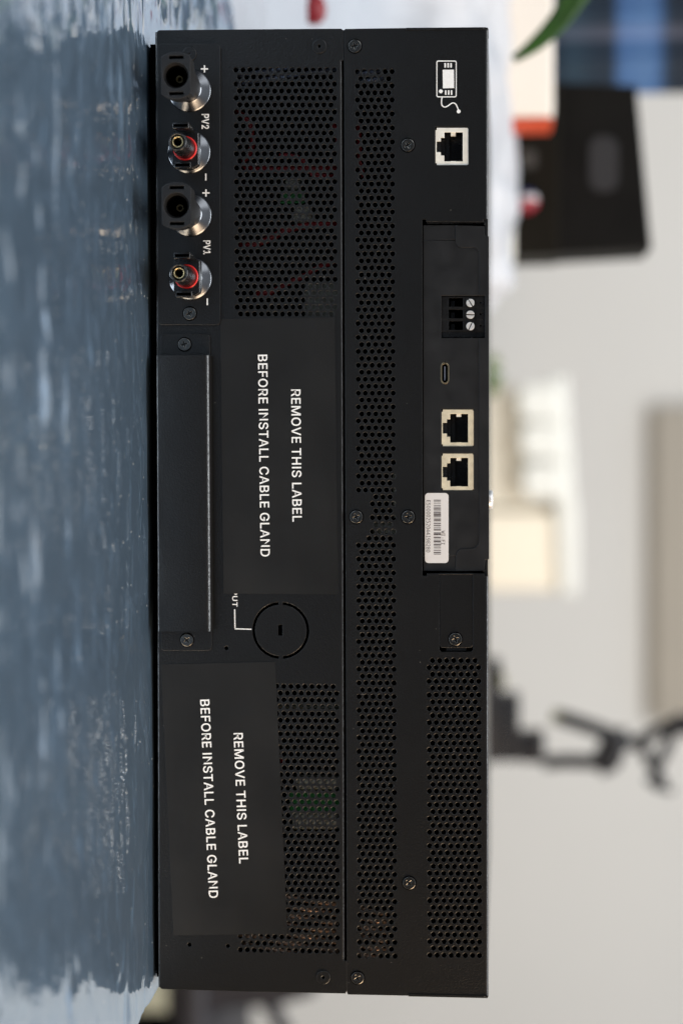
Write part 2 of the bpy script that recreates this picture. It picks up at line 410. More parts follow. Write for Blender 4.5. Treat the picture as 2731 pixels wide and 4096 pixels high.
# ---- cover: top sheet, folded side flanges, shell behind
b = MB()
zt = ztop
zs_ = P(1374, 2000).z
def shellbox(x0, x1, y0, y1, z0, z1): b.box(x0, x1, y0, y1, z0, z1)
shellbox(xl+0.0002, xr-0.0002, 0.0015, 0.34, zt-0.0012, zt)                       # top sheet
shellbox(xl+0.0002, xl+0.0014, 0.0015, 0.34, zbot, zt-0.0013)                     # left side
shellbox(xr-0.0014, xr-0.0002, 0.0015, 0.34, zbot, zt-0.0013)
shellbox(xl+0.0015, xr-0.0015, 0.03, 0.34, zbot-0.0008, zbot+0.0004)
shellbox(xl+0.0015, xr-0.0015, 0.3388, 0.34, zbot+0.0005, zt-0.0013)
b.build('enclosure', BLACK, dev)
b = MB()
plate('', [[(1624, 112), (1940, 109.5), (1950, 113), (1951, 118), (1940, 117.5), (1624, 120)]], -0.0004, 0.02, None, bevel=0.0001, b=b)
b.build('side_flange', BLACK, dev)
b = MB()
plate('', [[(1634, 3985), (1948, 3992), (1951, 3986), (1946, 3984), (1634, 3977.5)]], -0.0004, 0.02, None, bevel=0.0001, b=b)
b.build('side_flange', BLACK, dev)
# near-black block painting in the shaded gap under the box
MB().box(xl+0.004, xr-0.004, 0.006, 0.33, 0.0006, zbot-0.0009).build('base_gap_shade', VOID, dev)
# ---- things inside that show through the vents
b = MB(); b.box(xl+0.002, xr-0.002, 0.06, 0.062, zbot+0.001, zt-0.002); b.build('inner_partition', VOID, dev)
def wire(pts, r=0.0013, m=REDW, name='red_wire', y=0.0075):
    MB().tube([P(a, c, 0)+Vector((0, y, 0)) for a, c in pts], r, 8).build(name, m, dev)
wire([(930, 430), (985, 470), (995, 500), (1005, 560), (985, 620), (960, 640)])
wire([(965, 668), (1100, 671), (1230, 670), (1350, 669)], 0.0014)
wire([(940, 980), (1010, 972), (1060, 955), (1120, 922), (1190, 900), (1280, 891), (1350, 893)], 0.0015)
wire([(1110, 612), (1140, 612), (1180, 617), (1215, 640), (1240, 690), (1350, 697)], 0.0010)
wire([(1010, 1170), (1080, 1165), (1130, 1135), (1200, 1105), (1270, 1062), (1340, 1040)], 0.0012)
wire([(1320, 480), (1345, 520), (1348, 600)], 0.0012)
wire([(1428, 480), (1432, 640), (1450, 700)], 0.0011)
wire([(1118, 3040), (1128, 3060)], 0.0014)
b = MB(); q0 = P(1155, 3170); q1 = P(1352, 3255); b.box(q0.x, q1.x, 0.0048, 0.0062, q0.z, q1.z); b.build('circuit_board', GREEN, dev)
q0 = P(1100, 740); q1 = P(1200, 790)
MB().box(q0.x, q1.x, 0.022, 0.0233, q0.z, q1.z).build('circuit_board', GREEN, dev)
for p0, p1 in (((1178, 3115), (1352, 3165)), ((1165, 3262), (1352, 3325)), ((1200, 1120), (1345, 1275)), ((1120, 690), (1180, 735)), ((1155, 800), (1230, 870)), ((1000, 2845), (1345, 2862)),
               ((1478, 2100), (1590, 2150)), ((1560, 1890), (1585, 2080))):
    q0 = P(*p0); q1 = P(*p1)
    dd_ = 0.0026 if p0[1] in (3115, 3262) else 0.020
    MB().rbox(q0.x, q1.x, dd_, dd_+0.008, q0.z, q1.z, 0.0012, 2).build('component', GREYI, dev)
# fan guards / windings: a bundle of slanted coils at each end
def coils(px0, px1, py0, py1, pitch, m, name, slant):
    b = MB(); y = py0
    while y < py1:
        b.tube([P(px0, y)+Vector((0, 0.0038, 0)), P((px0+px1)/2, y+slant/2)+Vector((0, 0.0030, 0)), P(px1, y+slant)+Vector((0, 0.0038, 0))], 0.0010, 7)
        y += pitch
    b.build(name, m, dev)
coils(955, 1350, 3560, 3790, 37, COPPER, 'copper_winding', 70)
coils(1432, 1545, 3640, 3830, 37, COPPER, 'copper_winding', 24)
coils(945, 1350, 262, 340, 34, BLUEI, 'dark_winding', -60)
coils(1425, 1530, 290, 350, 34, BLUEI, 'dark_winding', -14)
# ---- screws
def cross_poly(rad, ph, w=0.26):
    pts = []
    for k in range(4):
        a = ph+k*math.pi/2; d = Vector((math.cos(a), math.sin(a))); n = Vector((-d.y, d.x))
        pts += [d*rad*w*1.25-n*rad*w*1.25, d*rad*0.62-n*rad*w, d*rad*0.95-n*rad*w*0.9, d*rad*1.04, d*rad*0.95+n*rad*w*0.9, d*rad*0.62+n*rad*w]
    return [(p.x, p.y) for p in pts]
def make_screw(name, px, py, front, rad=25*R, ph=0.4, ring=True, first=[None]):
    c = P(px, py, front)
    b = MB()
    c2 = (c.x, front, c.z)
    me = curve_mesh([circ((c.x, c.z), rad-0.00012, 30), [(c.x+x, c.z+z) for x, z in cross_poly(rad*0.60, ph)]], front-0.0007, 0.0009, 0.00022)
    b.mesh(me)
    o = b.build(name, SCREWM, dev, (c.x, front, c.z))
    b = MB(); b.lathe((c.x, front-0.0001, c.z), [(rad*0.62, 0.0001), (rad*0.3, -0.0003), (0.0001, -0.0006)], 16)
    b.build('drive_recess', VOID, o, (c.x, front, c.z))
    if ring:
        b = MB(); b.lathe((c.x, front-0.00002, c.z), [(rad*1.2, 0.0), (rad*1.1, 0.00004), (rad*0.9, 0.00004)], 30)
        b.build('countersink', VOID, o, (c.x, front, c.z))  # flat near-black ring, shade of the groove put into its colour
    return o
for i, (px, py, fr) in enumerate([(1418.7, 185, 0), (1630.4, 581, 0), (1424.8, 2067.6, 0), (1632, 2067.6, 0), (1636, 3531.4, 0), (1430, 3911, 0)]):
    make_screw('screw', px, py, fr, ph=[0.2, 0.5, 0.35, 0.15, 0.75, 0.5][i])
def rivet(px, py, front, hole=9):
    c = P(px, py, front)
    b = MB(); b.mesh(curve_mesh([circ((c.x, c.z), 26*R, 30), circ((c.x, c.z), hole*R, 16)], front-0.0007, 0.0010, 0.00028))
    o = b.build('rivet', BLACK, dev, (c.x, front, c.z))
    b = MB(); b.lathe((c.x, front-0.00003, c.z), [(hole*R*1.15, 0), (0.0001, 0)], 16)
    b.build('rivet_bore', VOID, o, (c.x, front, c.z))
rivet(1277.5, 186, 0); rivet(1293, 3908.8, 0)
# ---- white printing
# letter outlines in thousandths of an em: advance, closed loops
GLYPHS = {"sans":{"1":[453,[[[76,0],[76,55],[391,55],[391,0]],[[276,509],[276,0],[212,0],[212,448],[86,358],[86,427],[198,509]]]],"2":[453,[[[64,0],[64,47],[234,229],[248,243],[261,257],[272,270],[282,282],[291,294],[299,305],[305,316],[311,327],[315,337],[318,348],[320,360],[320,371],[319,385],[317,397],[313,408],[308,419],[301,428],[293,436],[283,443],[273,449],[262,454],[250,457],[237,459],[224,460],[209,459],[196,457],[184,453],[172,447],[162,441],[153,433],[145,424],[139,413],[134,402],[130,390],[128,376],[127,362],[66,362],[67,384],[71,405],[77,424],[86,442],[98,459],[111,473],[126,486],[143,496],[162,505],[182,511],[203,514],[225,516],[247,514],[268,511],[288,505],[306,497],[323,486],[337,474],[350,461],[361,445],[370,428],[376,411],[380,392],[381,372],[380,358],[378,345],[375,331],[371,318],[365,304],[357,290],[347,275],[336,259],[322,241],[306,223],[288,202],[267,180],[153,60],[389,57],[389,0]]]],"A":[480,[[[16,0],[201,509],[276,509],[463,0],[395,0],[287,302],[282,317],[276,334],[270,352],[264,372],[257,394],[250,420],[241,447],[232,478],[245,478],[236,447],[228,419],[220,393],[213,371],[206,351],[201,333],[195,317],[191,302],[85,0]],[[110,142],[110,199],[370,199],[370,142]]]],"B":[456,[[[60,0],[60,509],[241,509],[266,508],[289,504],[310,499],[329,491],[345,481],[359,469],[371,456],[381,442],[388,426],[394,410],[397,392],[398,374],[397,358],[395,344],[392,331],[387,320],[380,310],[373,301],[365,293],[356,286],[347,280],[336,275],[326,270],[315,267],[327,261],[339,257],[351,252],[363,245],[374,237],[385,227],[394,216],[402,203],[409,189],[414,173],[417,155],[418,136],[417,117],[413,100],[408,83],[400,67],[390,52],[377,39],[362,28],[344,18],[324,10],[301,4],[275,1],[247,0]],[[125,57],[245,57],[272,58],[296,63],[315,70],[330,80],[341,92],[349,105],[354,120],[355,137],[355,149],[352,161],[348,173],[342,184],[335,194],[327,203],[317,211],[306,218],[293,224],[279,228],[264,230],[248,231],[125,231]],[[125,285],[238,285],[252,286],[265,288],[277,291],[288,296],[299,302],[308,309],[316,317],[323,326],[329,337],[333,348],[335,359],[336,372],[334,388],[330,403],[323,417],[313,429],[299,439],[283,446],[263,450],[240,452],[125,452]]]],"C":[510,[[[267,-7],[235,-5],[205,1],[177,11],[150,25],[126,42],[104,63],[86,88],[70,115],[57,146],[48,179],[42,215],[40,254],[42,293],[48,329],[57,362],[70,393],[86,421],[104,445],[126,466],[150,484],[177,498],[205,508],[235,514],[267,516],[286,515],[305,513],[323,509],[340,504],[357,498],[373,490],[388,481],[402,471],[415,460],[427,447],[438,433],[448,418],[456,402],[463,385],[469,367],[473,348],[408,348],[405,361],[401,373],[395,384],[389,395],[382,404],[375,413],[366,421],[357,428],[348,435],[337,440],[327,445],[315,449],[304,452],[292,454],[280,455],[267,456],[245,454],[223,450],[203,443],[184,432],[166,419],[150,403],[137,385],[125,364],[116,340],[109,314],[105,285],[103,254],[105,223],[109,194],[116,168],[125,145],[137,123],[151,105],[166,89],[184,76],[203,66],[223,59],[245,54],[267,53],[280,53],[292,55],[304,57],[315,60],[327,64],[337,69],[348,74],[357,81],[366,88],[375,96],[382,105],[389,114],[395,125],[401,136],[405,148],[408,160],[473,160],[469,142],[463,124],[457,107],[448,91],[438,76],[428,62],[416,49],[402,38],[388,28],[373,19],[357,11],[341,5],[323,0],[305,-4],[286,-6]]]],"D":[502,[[[60,0],[60,509],[225,509],[261,507],[294,501],[325,492],[353,478],[377,461],[399,441],[418,418],[433,391],[446,361],[455,329],[460,293],[462,255],[460,217],[455,181],[446,149],[433,119],[417,92],[398,68],[376,48],[351,31],[322,17],[291,8],[256,2],[219,0]],[[125,57],[215,57],[244,58],[272,63],[296,70],[318,81],[337,94],[354,110],[368,128],[379,149],[388,172],[394,198],[398,226],[399,255],[398,285],[394,312],[388,337],[379,361],[368,381],[354,399],[338,415],[320,428],[299,438],[275,446],[249,450],[221,452],[125,452]]]],"E":[419,[[[60,0],[60,509],[372,509],[372,452],[125,452],[125,286],[355,286],[355,229],[125,229],[125,57],[375,57],[375,0]]]],"F":[410,[[[60,0],[60,509],[369,509],[369,452],[125,452],[125,278],[346,278],[346,221],[125,221],[125,0]]]],"G":[520,[[[269,-7],[236,-5],[205,1],[176,11],[149,25],[125,43],[104,64],[85,88],[69,116],[57,146],[47,179],[42,215],[40,254],[42,293],[47,329],[57,362],[69,393],[85,421],[103,445],[125,466],[149,484],[175,498],[203,508],[233,514],[265,516],[285,515],[304,513],[322,509],[340,504],[358,497],[374,489],[389,480],[403,469],[416,458],[429,445],[439,431],[449,416],[458,401],[465,384],[470,367],[474,349],[408,349],[404,361],[399,372],[393,383],[387,393],[380,403],[373,411],[365,420],[356,427],[347,434],[337,439],[326,444],[315,448],[304,452],[291,454],[279,455],[265,456],[243,454],[222,450],[202,443],[183,432],[166,419],[150,404],[137,385],[125,364],[116,340],[109,314],[105,285],[103,254],[105,223],[109,194],[116,168],[125,145],[137,124],[151,105],[166,90],[184,76],[203,66],[224,59],[246,54],[269,53],[290,54],[309,57],[328,63],[345,71],[360,81],[374,93],[386,107],[396,123],[404,141],[410,160],[414,180],[415,202],[434,199],[283,199],[283,256],[478,256],[478,200],[476,170],[471,141],[463,115],[451,91],[436,69],[419,50],[399,33],[377,19],[352,8],[326,0],[298,-5]]]],"H":[517,[[[60,0],[60,509],[125,509],[125,289],[392,289],[392,509],[457,509],[457,0],[392,0],[392,232],[125,232],[125,0]]]],"I":[185,[[[60,0],[60,509],[125,509],[125,0]]]],"L":[393,[[[60,0],[60,509],[125,509],[125,57],[361,57],[361,0]]]],"M":[628,[[[60,0],[60,509],[152,509],[277,187],[280,181],[282,174],[285,167],[287,159],[290,150],[293,141],[296,132],[299,123],[302,113],[305,103],[308,93],[311,84],[314,74],[317,65],[319,57],[322,49],[307,49],[310,57],[312,65],[315,73],[318,83],[321,92],[324,102],[327,111],[330,121],[333,131],[336,140],[339,149],[342,158],[345,167],[348,174],[350,181],[476,509],[568,509],[568,0],[504,0],[504,291],[504,308],[504,317],[504,327],[505,337],[505,347],[505,358],[505,369],[505,380],[506,391],[506,402],[506,413],[506,424],[507,435],[507,446],[507,457],[509,445],[505,433],[502,421],[498,409],[494,397],[490,386],[486,374],[482,363],[478,352],[474,341],[471,331],[467,322],[464,313],[461,305],[458,297],[342,0],[286,0],[170,291],[165,304],[162,312],[159,321],[156,330],[152,340],[149,350],[145,361],[141,372],[137,384],[133,396],[129,408],[125,420],[121,432],[116,445],[112,457],[119,447],[119,437],[120,427],[120,416],[120,405],[120,394],[121,383],[121,372],[121,361],[121,350],[121,339],[122,328],[122,318],[122,309],[122,300],[122,291],[122,0]]]],"N":[523,[[[60,0],[60,509],[136,509],[343,183],[347,176],[352,169],[357,160],[363,151],[369,141],[375,130],[381,119],[388,107],[394,94],[401,82],[407,68],[414,55],[405,54],[403,68],[402,81],[401,95],[401,108],[400,121],[400,134],[399,146],[399,157],[399,168],[399,178],[399,187],[399,509],[463,509],[463,0],[387,0],[202,290],[196,300],[190,310],[184,320],[177,331],[171,342],[164,354],[156,367],[148,381],[139,396],[130,413],[119,432],[108,452],[119,454],[120,435],[121,417],[122,400],[122,384],[123,368],[123,354],[124,340],[124,328],[125,317],[125,307],[125,298],[125,0]]]],"O":[533,[[[267,-7],[235,-5],[205,1],[177,11],[150,25],[126,42],[105,63],[86,88],[70,115],[57,146],[48,179],[42,215],[40,254],[42,293],[48,329],[57,362],[70,393],[86,421],[105,445],[126,466],[150,484],[177,498],[205,508],[235,514],[267,516],[299,514],[329,508],[357,498],[384,484],[408,466],[429,445],[448,421],[464,393],[477,362],[486,329],[491,293],[493,254],[491,215],[486,179],[477,146],[464,115],[448,88],[429,63],[408,42],[384,25],[357,11],[329,1],[299,-5]],[[267,53],[289,54],[310,59],[330,66],[349,76],[367,89],[383,105],[396,123],[408,144],[418,168],[425,194],[429,223],[430,254],[429,286],[425,314],[418,341],[408,365],[396,386],[383,404],[367,420],[349,433],[330,443],[310,450],[289,454],[267,456],[245,454],[223,450],[203,443],[184,433],[167,420],[151,404],[137,385],[125,364],[116,340],[109,314],[105,285],[103,254],[105,223],[109,194],[116,168],[125,144],[137,123],[151,105],[167,89],[184,76],[203,66],[223,59],[245,54]]]],"P":[445,[[[60,0],[60,509],[235,509],[263,507],[289,503],[312,497],[332,487],[350,476],[366,462],[379,447],[390,430],[398,411],[404,391],[407,370],[409,348],[407,325],[404,304],[398,284],[390,265],[379,248],[366,233],[350,219],[332,207],[312,198],[289,191],[263,187],[235,186],[109,186],[109,242],[233,242],[252,243],[269,246],[284,250],[297,256],[308,264],[318,272],[327,282],[333,294],[338,306],[342,319],[344,333],[344,348],[344,362],[342,376],[338,389],[333,402],[326,413],[318,423],[308,431],[297,439],[284,444],[268,449],[251,451],[232,452],[125,452],[125,0]]]],"R":[449,[[[60,0],[60,509],[236,509],[264,507],[290,504],[313,497],[333,489],[351,478],[367,465],[380,450],[390,433],[399,415],[405,395],[408,374],[409,352],[408,330],[405,309],[399,290],[390,271],[380,255],[367,240],[351,228],[333,217],[312,209],[289,203],[264,199],[236,198],[96,198],[96,255],[234,255],[252,256],[269,258],[284,262],[298,267],[309,273],[319,281],[327,290],[334,300],[339,312],[342,324],[344,338],[345,352],[344,367],[342,380],[339,393],[334,405],[327,415],[319,425],[309,433],[298,440],[284,445],[269,449],[252,451],[233,452],[125,452],[125,0]],[[353,0],[230,229],[303,229],[428,0]]]],"S":[447,[[[224,-9],[197,-8],[172,-4],[149,1],[128,9],[108,19],[91,31],[76,45],[64,60],[54,77],[46,96],[41,115],[38,137],[104,137],[107,123],[110,110],[116,98],[123,88],[132,79],[142,71],[154,64],[166,59],[180,55],[194,52],[209,50],[224,49],[241,50],[257,52],[272,55],[286,60],[299,66],[311,74],[321,82],[329,92],[336,102],[341,114],[345,126],[346,139],[345,151],[342,161],[338,171],[332,179],[325,186],[316,193],[307,199],[296,205],[284,209],[272,214],[259,218],[245,222],[184,239],[154,249],[128,260],[105,274],[86,289],[71,307],[60,326],[54,348],[52,372],[53,393],[58,413],[65,431],[75,448],[87,463],[102,476],[119,488],[138,498],[158,506],[180,511],[203,514],[227,516],[252,514],[275,511],[296,505],[316,498],[334,488],[351,476],[365,463],[377,449],[387,433],[394,415],[399,397],[401,378],[337,378],[334,396],[326,412],[316,426],[302,437],[286,447],[267,453],[247,457],[225,459],[209,458],[194,456],[180,452],[167,448],[156,442],[145,435],[136,427],[129,418],[123,409],[118,398],[116,387],[115,376],[116,363],[119,352],[124,342],[131,334],[139,326],[148,319],[158,313],[169,308],[180,304],[191,300],[202,296],[212,293],[264,279],[276,276],[287,272],[299,268],[312,264],[324,258],[336,252],[347,245],[359,238],[369,229],[379,220],[387,209],[395,198],[401,185],[405,171],[407,155],[408,139],[407,118],[403,99],[396,81],[386,64],[374,48],[360,34],[343,21],[323,11],[302,2],[278,-4],[252,-8]]]],"T":[449,[[[32,452],[32,509],[417,509],[417,452],[257,452],[257,0],[193,0],[193,452]]]],"U":[517,[[[259,-8],[230,-7],[203,-2],[177,5],[154,15],[133,28],[114,43],[98,60],[85,80],[74,101],[66,124],[62,148],[60,173],[60,509],[124,509],[124,178],[125,160],[128,144],[133,128],[141,113],[150,99],[160,87],[173,77],[187,68],[203,61],[220,56],[239,53],[259,52],[279,53],[298,56],[315,61],[331,68],[345,77],[357,87],[368,99],[377,113],[384,128],[389,144],[392,160],[393,178],[393,509],[457,509],[457,173],[456,148],[451,124],[443,101],[433,80],[419,60],[403,43],[384,28],[363,15],[340,5],[315,-2],[288,-7]]]],"V":[480,[[[204,0],[16,509],[84,509],[192,206],[197,192],[203,176],[209,158],[215,137],[222,115],[230,89],[239,61],[248,31],[235,31],[244,62],[252,90],[260,115],[267,138],[274,158],[279,176],[285,192],[290,206],[395,509],[463,509],[278,0]]]]},"mono":{"-":[429,[[[124,224],[305,224],[305,167],[124,167]]]],"0":[429,[[[214,529],[288,512],[340,461],[372,376],[383,259],[372,143],[340,58],[288,7],[214,-10],[141,7],[89,58],[57,143],[46,259],[57,376],[89,461],[141,512]],[[214,474],[172,460],[141,421],[123,354],[117,259],[123,165],[141,99],[172,59],[214,46],[258,59],[288,99],[306,165],[312,259],[306,354],[288,421],[258,460]]]],"1":[429,[[[94,59],[203,59],[203,456],[86,430],[86,494],[203,520],[273,520],[273,59],[381,59],[381,0],[94,0]]]],"2":[429,[[[130,59],[369,59],[369,0],[53,0],[53,59],[114,124],[167,180],[208,225],[234,255],[263,293],[281,323],[290,350],[293,377],[287,416],[268,445],[237,464],[197,470],[165,467],[131,459],[95,444],[57,424],[57,495],[93,510],[128,521],[162,527],[196,529],[265,519],[319,489],[354,442],[365,382],[361,349],[350,315],[329,280],[299,242],[276,215],[243,179],[196,129]]]],"4":[429,[[[256,456],[92,181],[256,181]],[[244,520],[326,520],[326,181],[395,181],[395,124],[326,124],[326,0],[256,0],[256,124],[36,124],[36,190]]]],"5":[429,[[[72,520],[335,520],[335,461],[136,461],[136,333],[151,338],[166,341],[181,343],[197,344],[269,332],[325,296],[360,240],[372,167],[360,93],[323,37],[264,2],[187,-10],[147,-9],[111,-5],[79,2],[50,12],[50,84],[82,68],[114,58],[147,51],[180,49],[232,57],[270,80],[294,117],[302,167],[293,216],[269,253],[230,277],[178,284],[150,283],[123,278],[97,270],[72,259]]]],"8":[429,[[[214,247],[173,240],[142,221],[123,189],[116,146],[123,104],[142,72],[173,52],[214,45],[256,51],[287,71],[307,103],[313,146],[307,189],[287,220],[256,240]],[[153,276],[113,293],[83,319],[64,353],[58,394],[68,450],[100,493],[150,520],[214,529],[280,520],[329,493],[361,450],[372,394],[365,353],[346,319],[316,293],[276,276],[322,259],[356,230],[377,190],[384,140],[372,77],[339,30],[285,0],[214,-10],[144,0],[90,29],[57,77],[46,139],[53,189],[73,230],[107,259]],[[128,388],[133,351],[150,324],[177,308],[214,302],[252,308],[279,324],[296,351],[302,388],[296,425],[279,453],[252,469],[214,475],[177,469],[150,452],[133,425]]]],"9":[429,[[[208,231],[248,239],[278,263],[297,301],[304,352],[297,403],[278,442],[248,466],[208,474],[167,467],[137,443],[119,405],[114,352],[119,299],[137,261],[166,238]],[[82,11],[82,76],[105,64],[129,56],[154,51],[180,49],[239,62],[282,99],[307,162],[316,248],[296,217],[270,194],[238,180],[202,175],[135,187],[85,222],[55,278],[44,353],[55,428],[87,483],[138,518],[206,529],[285,513],[339,464],[370,380],[381,259],[368,144],[330,59],[268,7],[183,-10],[158,-9],[132,-5],[107,2]]]],"E":[429,[[[69,520],[377,520],[377,461],[139,461],[139,307],[367,307],[367,248],[139,248],[139,59],[384,59],[384,0],[69,0]]]],"F":[429,[[[81,520],[387,520],[387,461],[152,461],[152,307],[365,307],[365,248],[152,248],[152,0],[81,0]]]],"I":[429,[[[70,520],[359,520],[359,461],[250,461],[250,59],[359,59],[359,0],[70,0],[70,59],[179,59],[179,461],[70,461]]]],"W":[429,[[[0,520],[69,520],[118,98],[178,377],[251,377],[311,97],[361,520],[429,520],[352,0],[285,0],[214,309],[144,0],[78,0]]]]}}
def text(body, p0, p1, cap_px, front, mat_, parent, name='lettering', weight=0.0, b=None, face='sans', thick=0.00003):
    """lettering whose baseline runs from photo point p0 to p1, capitals cap_px tall"""
    G = GLYPHS[face]; loops = []; x = 0
    for ch in body:
        if ch == ' ': x += 200; continue
        adv, ls = G[ch]
        loops += [[(px_+x, py_) for px_, py_ in L] for L in ls]; x += adv+(28 if face == 'sans' else 0)
    c = bpy.data.curves.new('t', 'CURVE'); c.dimensions = '2D'; c.fill_mode = 'BOTH'; c.offset = weight
    for L in loops:
        sp = c.splines.new('POLY'); sp.points.add(len(L)-1)
        for a, q in zip(sp.points, L): a.co = (q[0]/1000, q[1]/1000, 0, 1)
        sp.use_cyclic_u = True
    o = bpy.data.objects.new('t', c); me = bpy.data.meshes.new_from_object(o)
    bpy.data.objects.remove(o); bpy.data.curves.remove(c)
    xs_ = [v.co.x for v in me.vertices]; ch = 0.727 if face == 'sans' else 0.729
    x0 = min(xs_); x1 = max(xs_)
    if face == 'sans': ch = max(q[1] for q in G['H'][1][0])/1000
    else: ch = max(q[1] for q in G['E'][1][0])/1000
    A = P(*p0, front); B = P(*p1, front); d = (B-A); L = d.length; d.normalize(); u = Vector((-d.z, 0, d.x))
    sy = cap_px*R/ch; sx = L/(x1-x0)
    for v in me.vertices:
        q = A+d*((v.co.x-x0)*sx)+u*(v.co.y*sy); v.co = (q.x, front-thick, q.z)
    bb = MB() if b is None else b
    bb.mesh(me)
    return bb.build(name, mat_, parent) if b is None else bb
def strokes(b, segs, w_px, front, thick=0.00004):
    for pts in segs:
        Q = [P(a, c, front) for a, c in pts]; L = []; Rr = []
        for i, q in enumerate(Q):
            t = (Q[min(i+1, len(Q)-1)]-Q[max(i-1, 0)]).normalized(); n = Vector((-t.z, 0, t.x))*w_px*R/2
            L.append((q.x+n.x, front-thick, q.z+n.z)); Rr.append((q.x-n.x, front-thick, q.z-n.z))
        b.loft([L, Rr], closed=False, smooth=False)
b = MB()
strokes(b, [[(926, 0)]][:0], 4, 0)
text('PUT', (930, 2362), (930, 2427), 20, 0.0, WHITE, dev, b=b, weight=0.01)
strokes(b, [[(939, 2437), (940.5, 2515)], [(939, 2515), (1006, 2517)]], 4.2, 0)
b.build('lettering', WHITE, dev)
# controller pictogram
def zi(a, c): return (1680+a*0.2041, 220+c*0.2041)
b = MB()
fr = -0.00004
me = curve_mesh([px2([zi(*p) for p in rrect_px(315, 108, 712, 830, 38)], fr), px2([zi(*p) for p in rrect_px(334, 128, 694, 810, 24)], fr)], fr, 0.00006)
b.mesh(me)
b.mesh(curve_mesh([px2([zi(437, 290), zi(658, 286), zi(663, 648), zi(443, 652)], fr)], fr, 0.00006))
for x in (487, 545, 602):
    b.mesh(curve_mesh([px2([zi(*p) for p in rrect_px(x-15, 156, x+15, 248, 11)], fr)], fr, 0.00006))
for x in (497, 555, 612):
    b.mesh(curve_mesh([px2([zi(*p) for p in rrect_px(x-15, 690, x+15, 782, 11)], fr)], fr, 0.00006))
for x, y in ((402, 712), (752, 1105)):
    q = P(*zi(x, y)); b.mesh(curve_mesh([circ((q.x, q.z), 38*0.2041*R, 20)], fr, 0.00006))
def spline(pts, n=8):
    out = []
    for i in range(len(pts)-1):
        p0 = pts[max(i-1, 0)]; p1 = pts[i]; p2 = pts[i+1]; p3 = pts[min(i+2, len(pts)-1)]
        for k in range(n):
            t = k/n
            out.append(tuple(0.5*((2*p1[j])+(-p0[j]+p2[j])*t+(2*p0[j]-5*p1[j]+4*p2[j]-p3[j])*t*t+(-p0[j]+3*p1[j]-3*p2[j]+p3[j])*t**3) for j in range(len(p1))))
    return out+[tuple(pts[-1])]
strokes(b, [spline([zi(*p) for p in [(428, 825), (416, 900), (425, 985), (478, 1020), (540, 998), (600, 955), (650, 940), (700, 972), (745, 1070)]])], 4.6, 0, 0.00008)
b.build('controller_pictogram', WHITE, dev)
# ---- connector plate with its markings
cp = plate('connector_plate', [rrect_px(634, 177, 880, 1298, 14)], -0.0014, 0.0013, BLACK, dev, bevel=0.00018)
b = MB(); f2 = -0.0014
for cx, cy in ((818.5, 275.6), (824.4, 771.8)):
    strokes(b, [[(cx-14.5, cy), (cx+14.5, cy)], [(cx, cy-14.5), (cx, cy-3)], [(cx, cy+3), (cx, cy+14.5)]], 5.8, f2)
strokes(b, [[(823.8, 694), (823.8, 722)], [(829.7, 1193.5), (829.7, 1220.5)]], 5.4, f2)
text('PV2', (808, 456), (808, 516), 28, f2, WHITE, dev, b=b, weight=0.02)
text('PV1', (814.5, 962), (815, 1017), 27, f2, WHITE, dev, b=b, weight=0.02)
b.build('lettering', WHITE, cp)
make_screw('screw', 759.5, 1254, -0.0014, ph=0.5)
rivet(759, 217, -0.0014, 5)
# ---- solar connectors
def flange(c, parent):
    b = MB(); b.lathe(c, [(0.00905, -0.0002), (0.00915, 0.0003), (0.0089, 0.0007), (0.0084, 0.0009), (0.0056, 0.0031), (0.0050, 0.0034), (0.0050, 0.0046)], 72)
    b.build('flange_nut', CHROME, parent, c)
def socket(px, py):
    p = P(px, py, -0.0014); c = (p.x, -0.0014, p.z)
    b = MB()
    hz = [0.0052, 0.0056, 0.0057, 0.0058, 0.0058, 0.0058]
    b.lathe(c, [(0.0050, 0.003), (0.0060, 0.010), (0.0068, 0.024), (0.0090, 0.0265), (0.0093, 0.030), (0.0093, 0.0368)], 64, hz=hz, smooth=False)
    out = [(c[0]+x, c[2]+z) for x, z in [(0.0093*math.cos(a), max(-.0058, min(.0058, 0.0093*math.sin(a)))) for a in [2*math.pi*j/64 for j in range(64)]]]
    hole = circ((c[0], c[2]), 0.0054, 40)
    s1 = [(c[0]-0.0081, c[2]-0.0030), (c[0]-0.0064, c[2]-0.0030), (c[0]-0.0064, c[2]+0.0034), (c[0]-0.0081, c[2]+0.0034)]
    s2 = [(c[0]+0.0064, c[2]-0.0030), (c[0]+0.0081, c[2]-0.0030), (c[0]+0.0081, c[2]+0.0034), (c[0]+0.0064, c[2]+0.0034)]
    b.mesh(curve_mesh([out, hole, s1, s2], c[1]-0.0378, 0.0011, 0.0002))
    b.lathe(c, [(0.0054, 0.0376), (0.0050, 0.0365), (0.0044, 0.0355)], 40)
    o = b.build('connector_socket', PLAST, dev, c)
    b = MB(); b.lathe(c, [(0.0044, 0.0355), (0.0041, 0.0345), (0.0041, 0.012), (0.0001, 0.012)], 40)
    for sx in (-0.00725, 0.00725): b.box(c[0]+sx-0.0012, c[0]+sx+0.0012, c[1]-0.0350, c[1]-0.030, c[2]-0.0038, c[2]+0.0042)
    b.build('socket_bore', VOID, o, c)
    b = MB(); b.lathe(c, [(0.0013, 0.012), (0.0013, 0.028), (0.00145, 0.0284), (0.0012, 0.0286), (0.0011, 0.024)], 24)
    b.build('contact_pin', mat('dull_brass_pin', (0.35, 0.28, 0.15), 0.35, 1.0) if 'dull_brass_pin' not in bpy.data.materials else bpy.data.materials['dull_brass_pin'], o, c)
    flange(c, o)
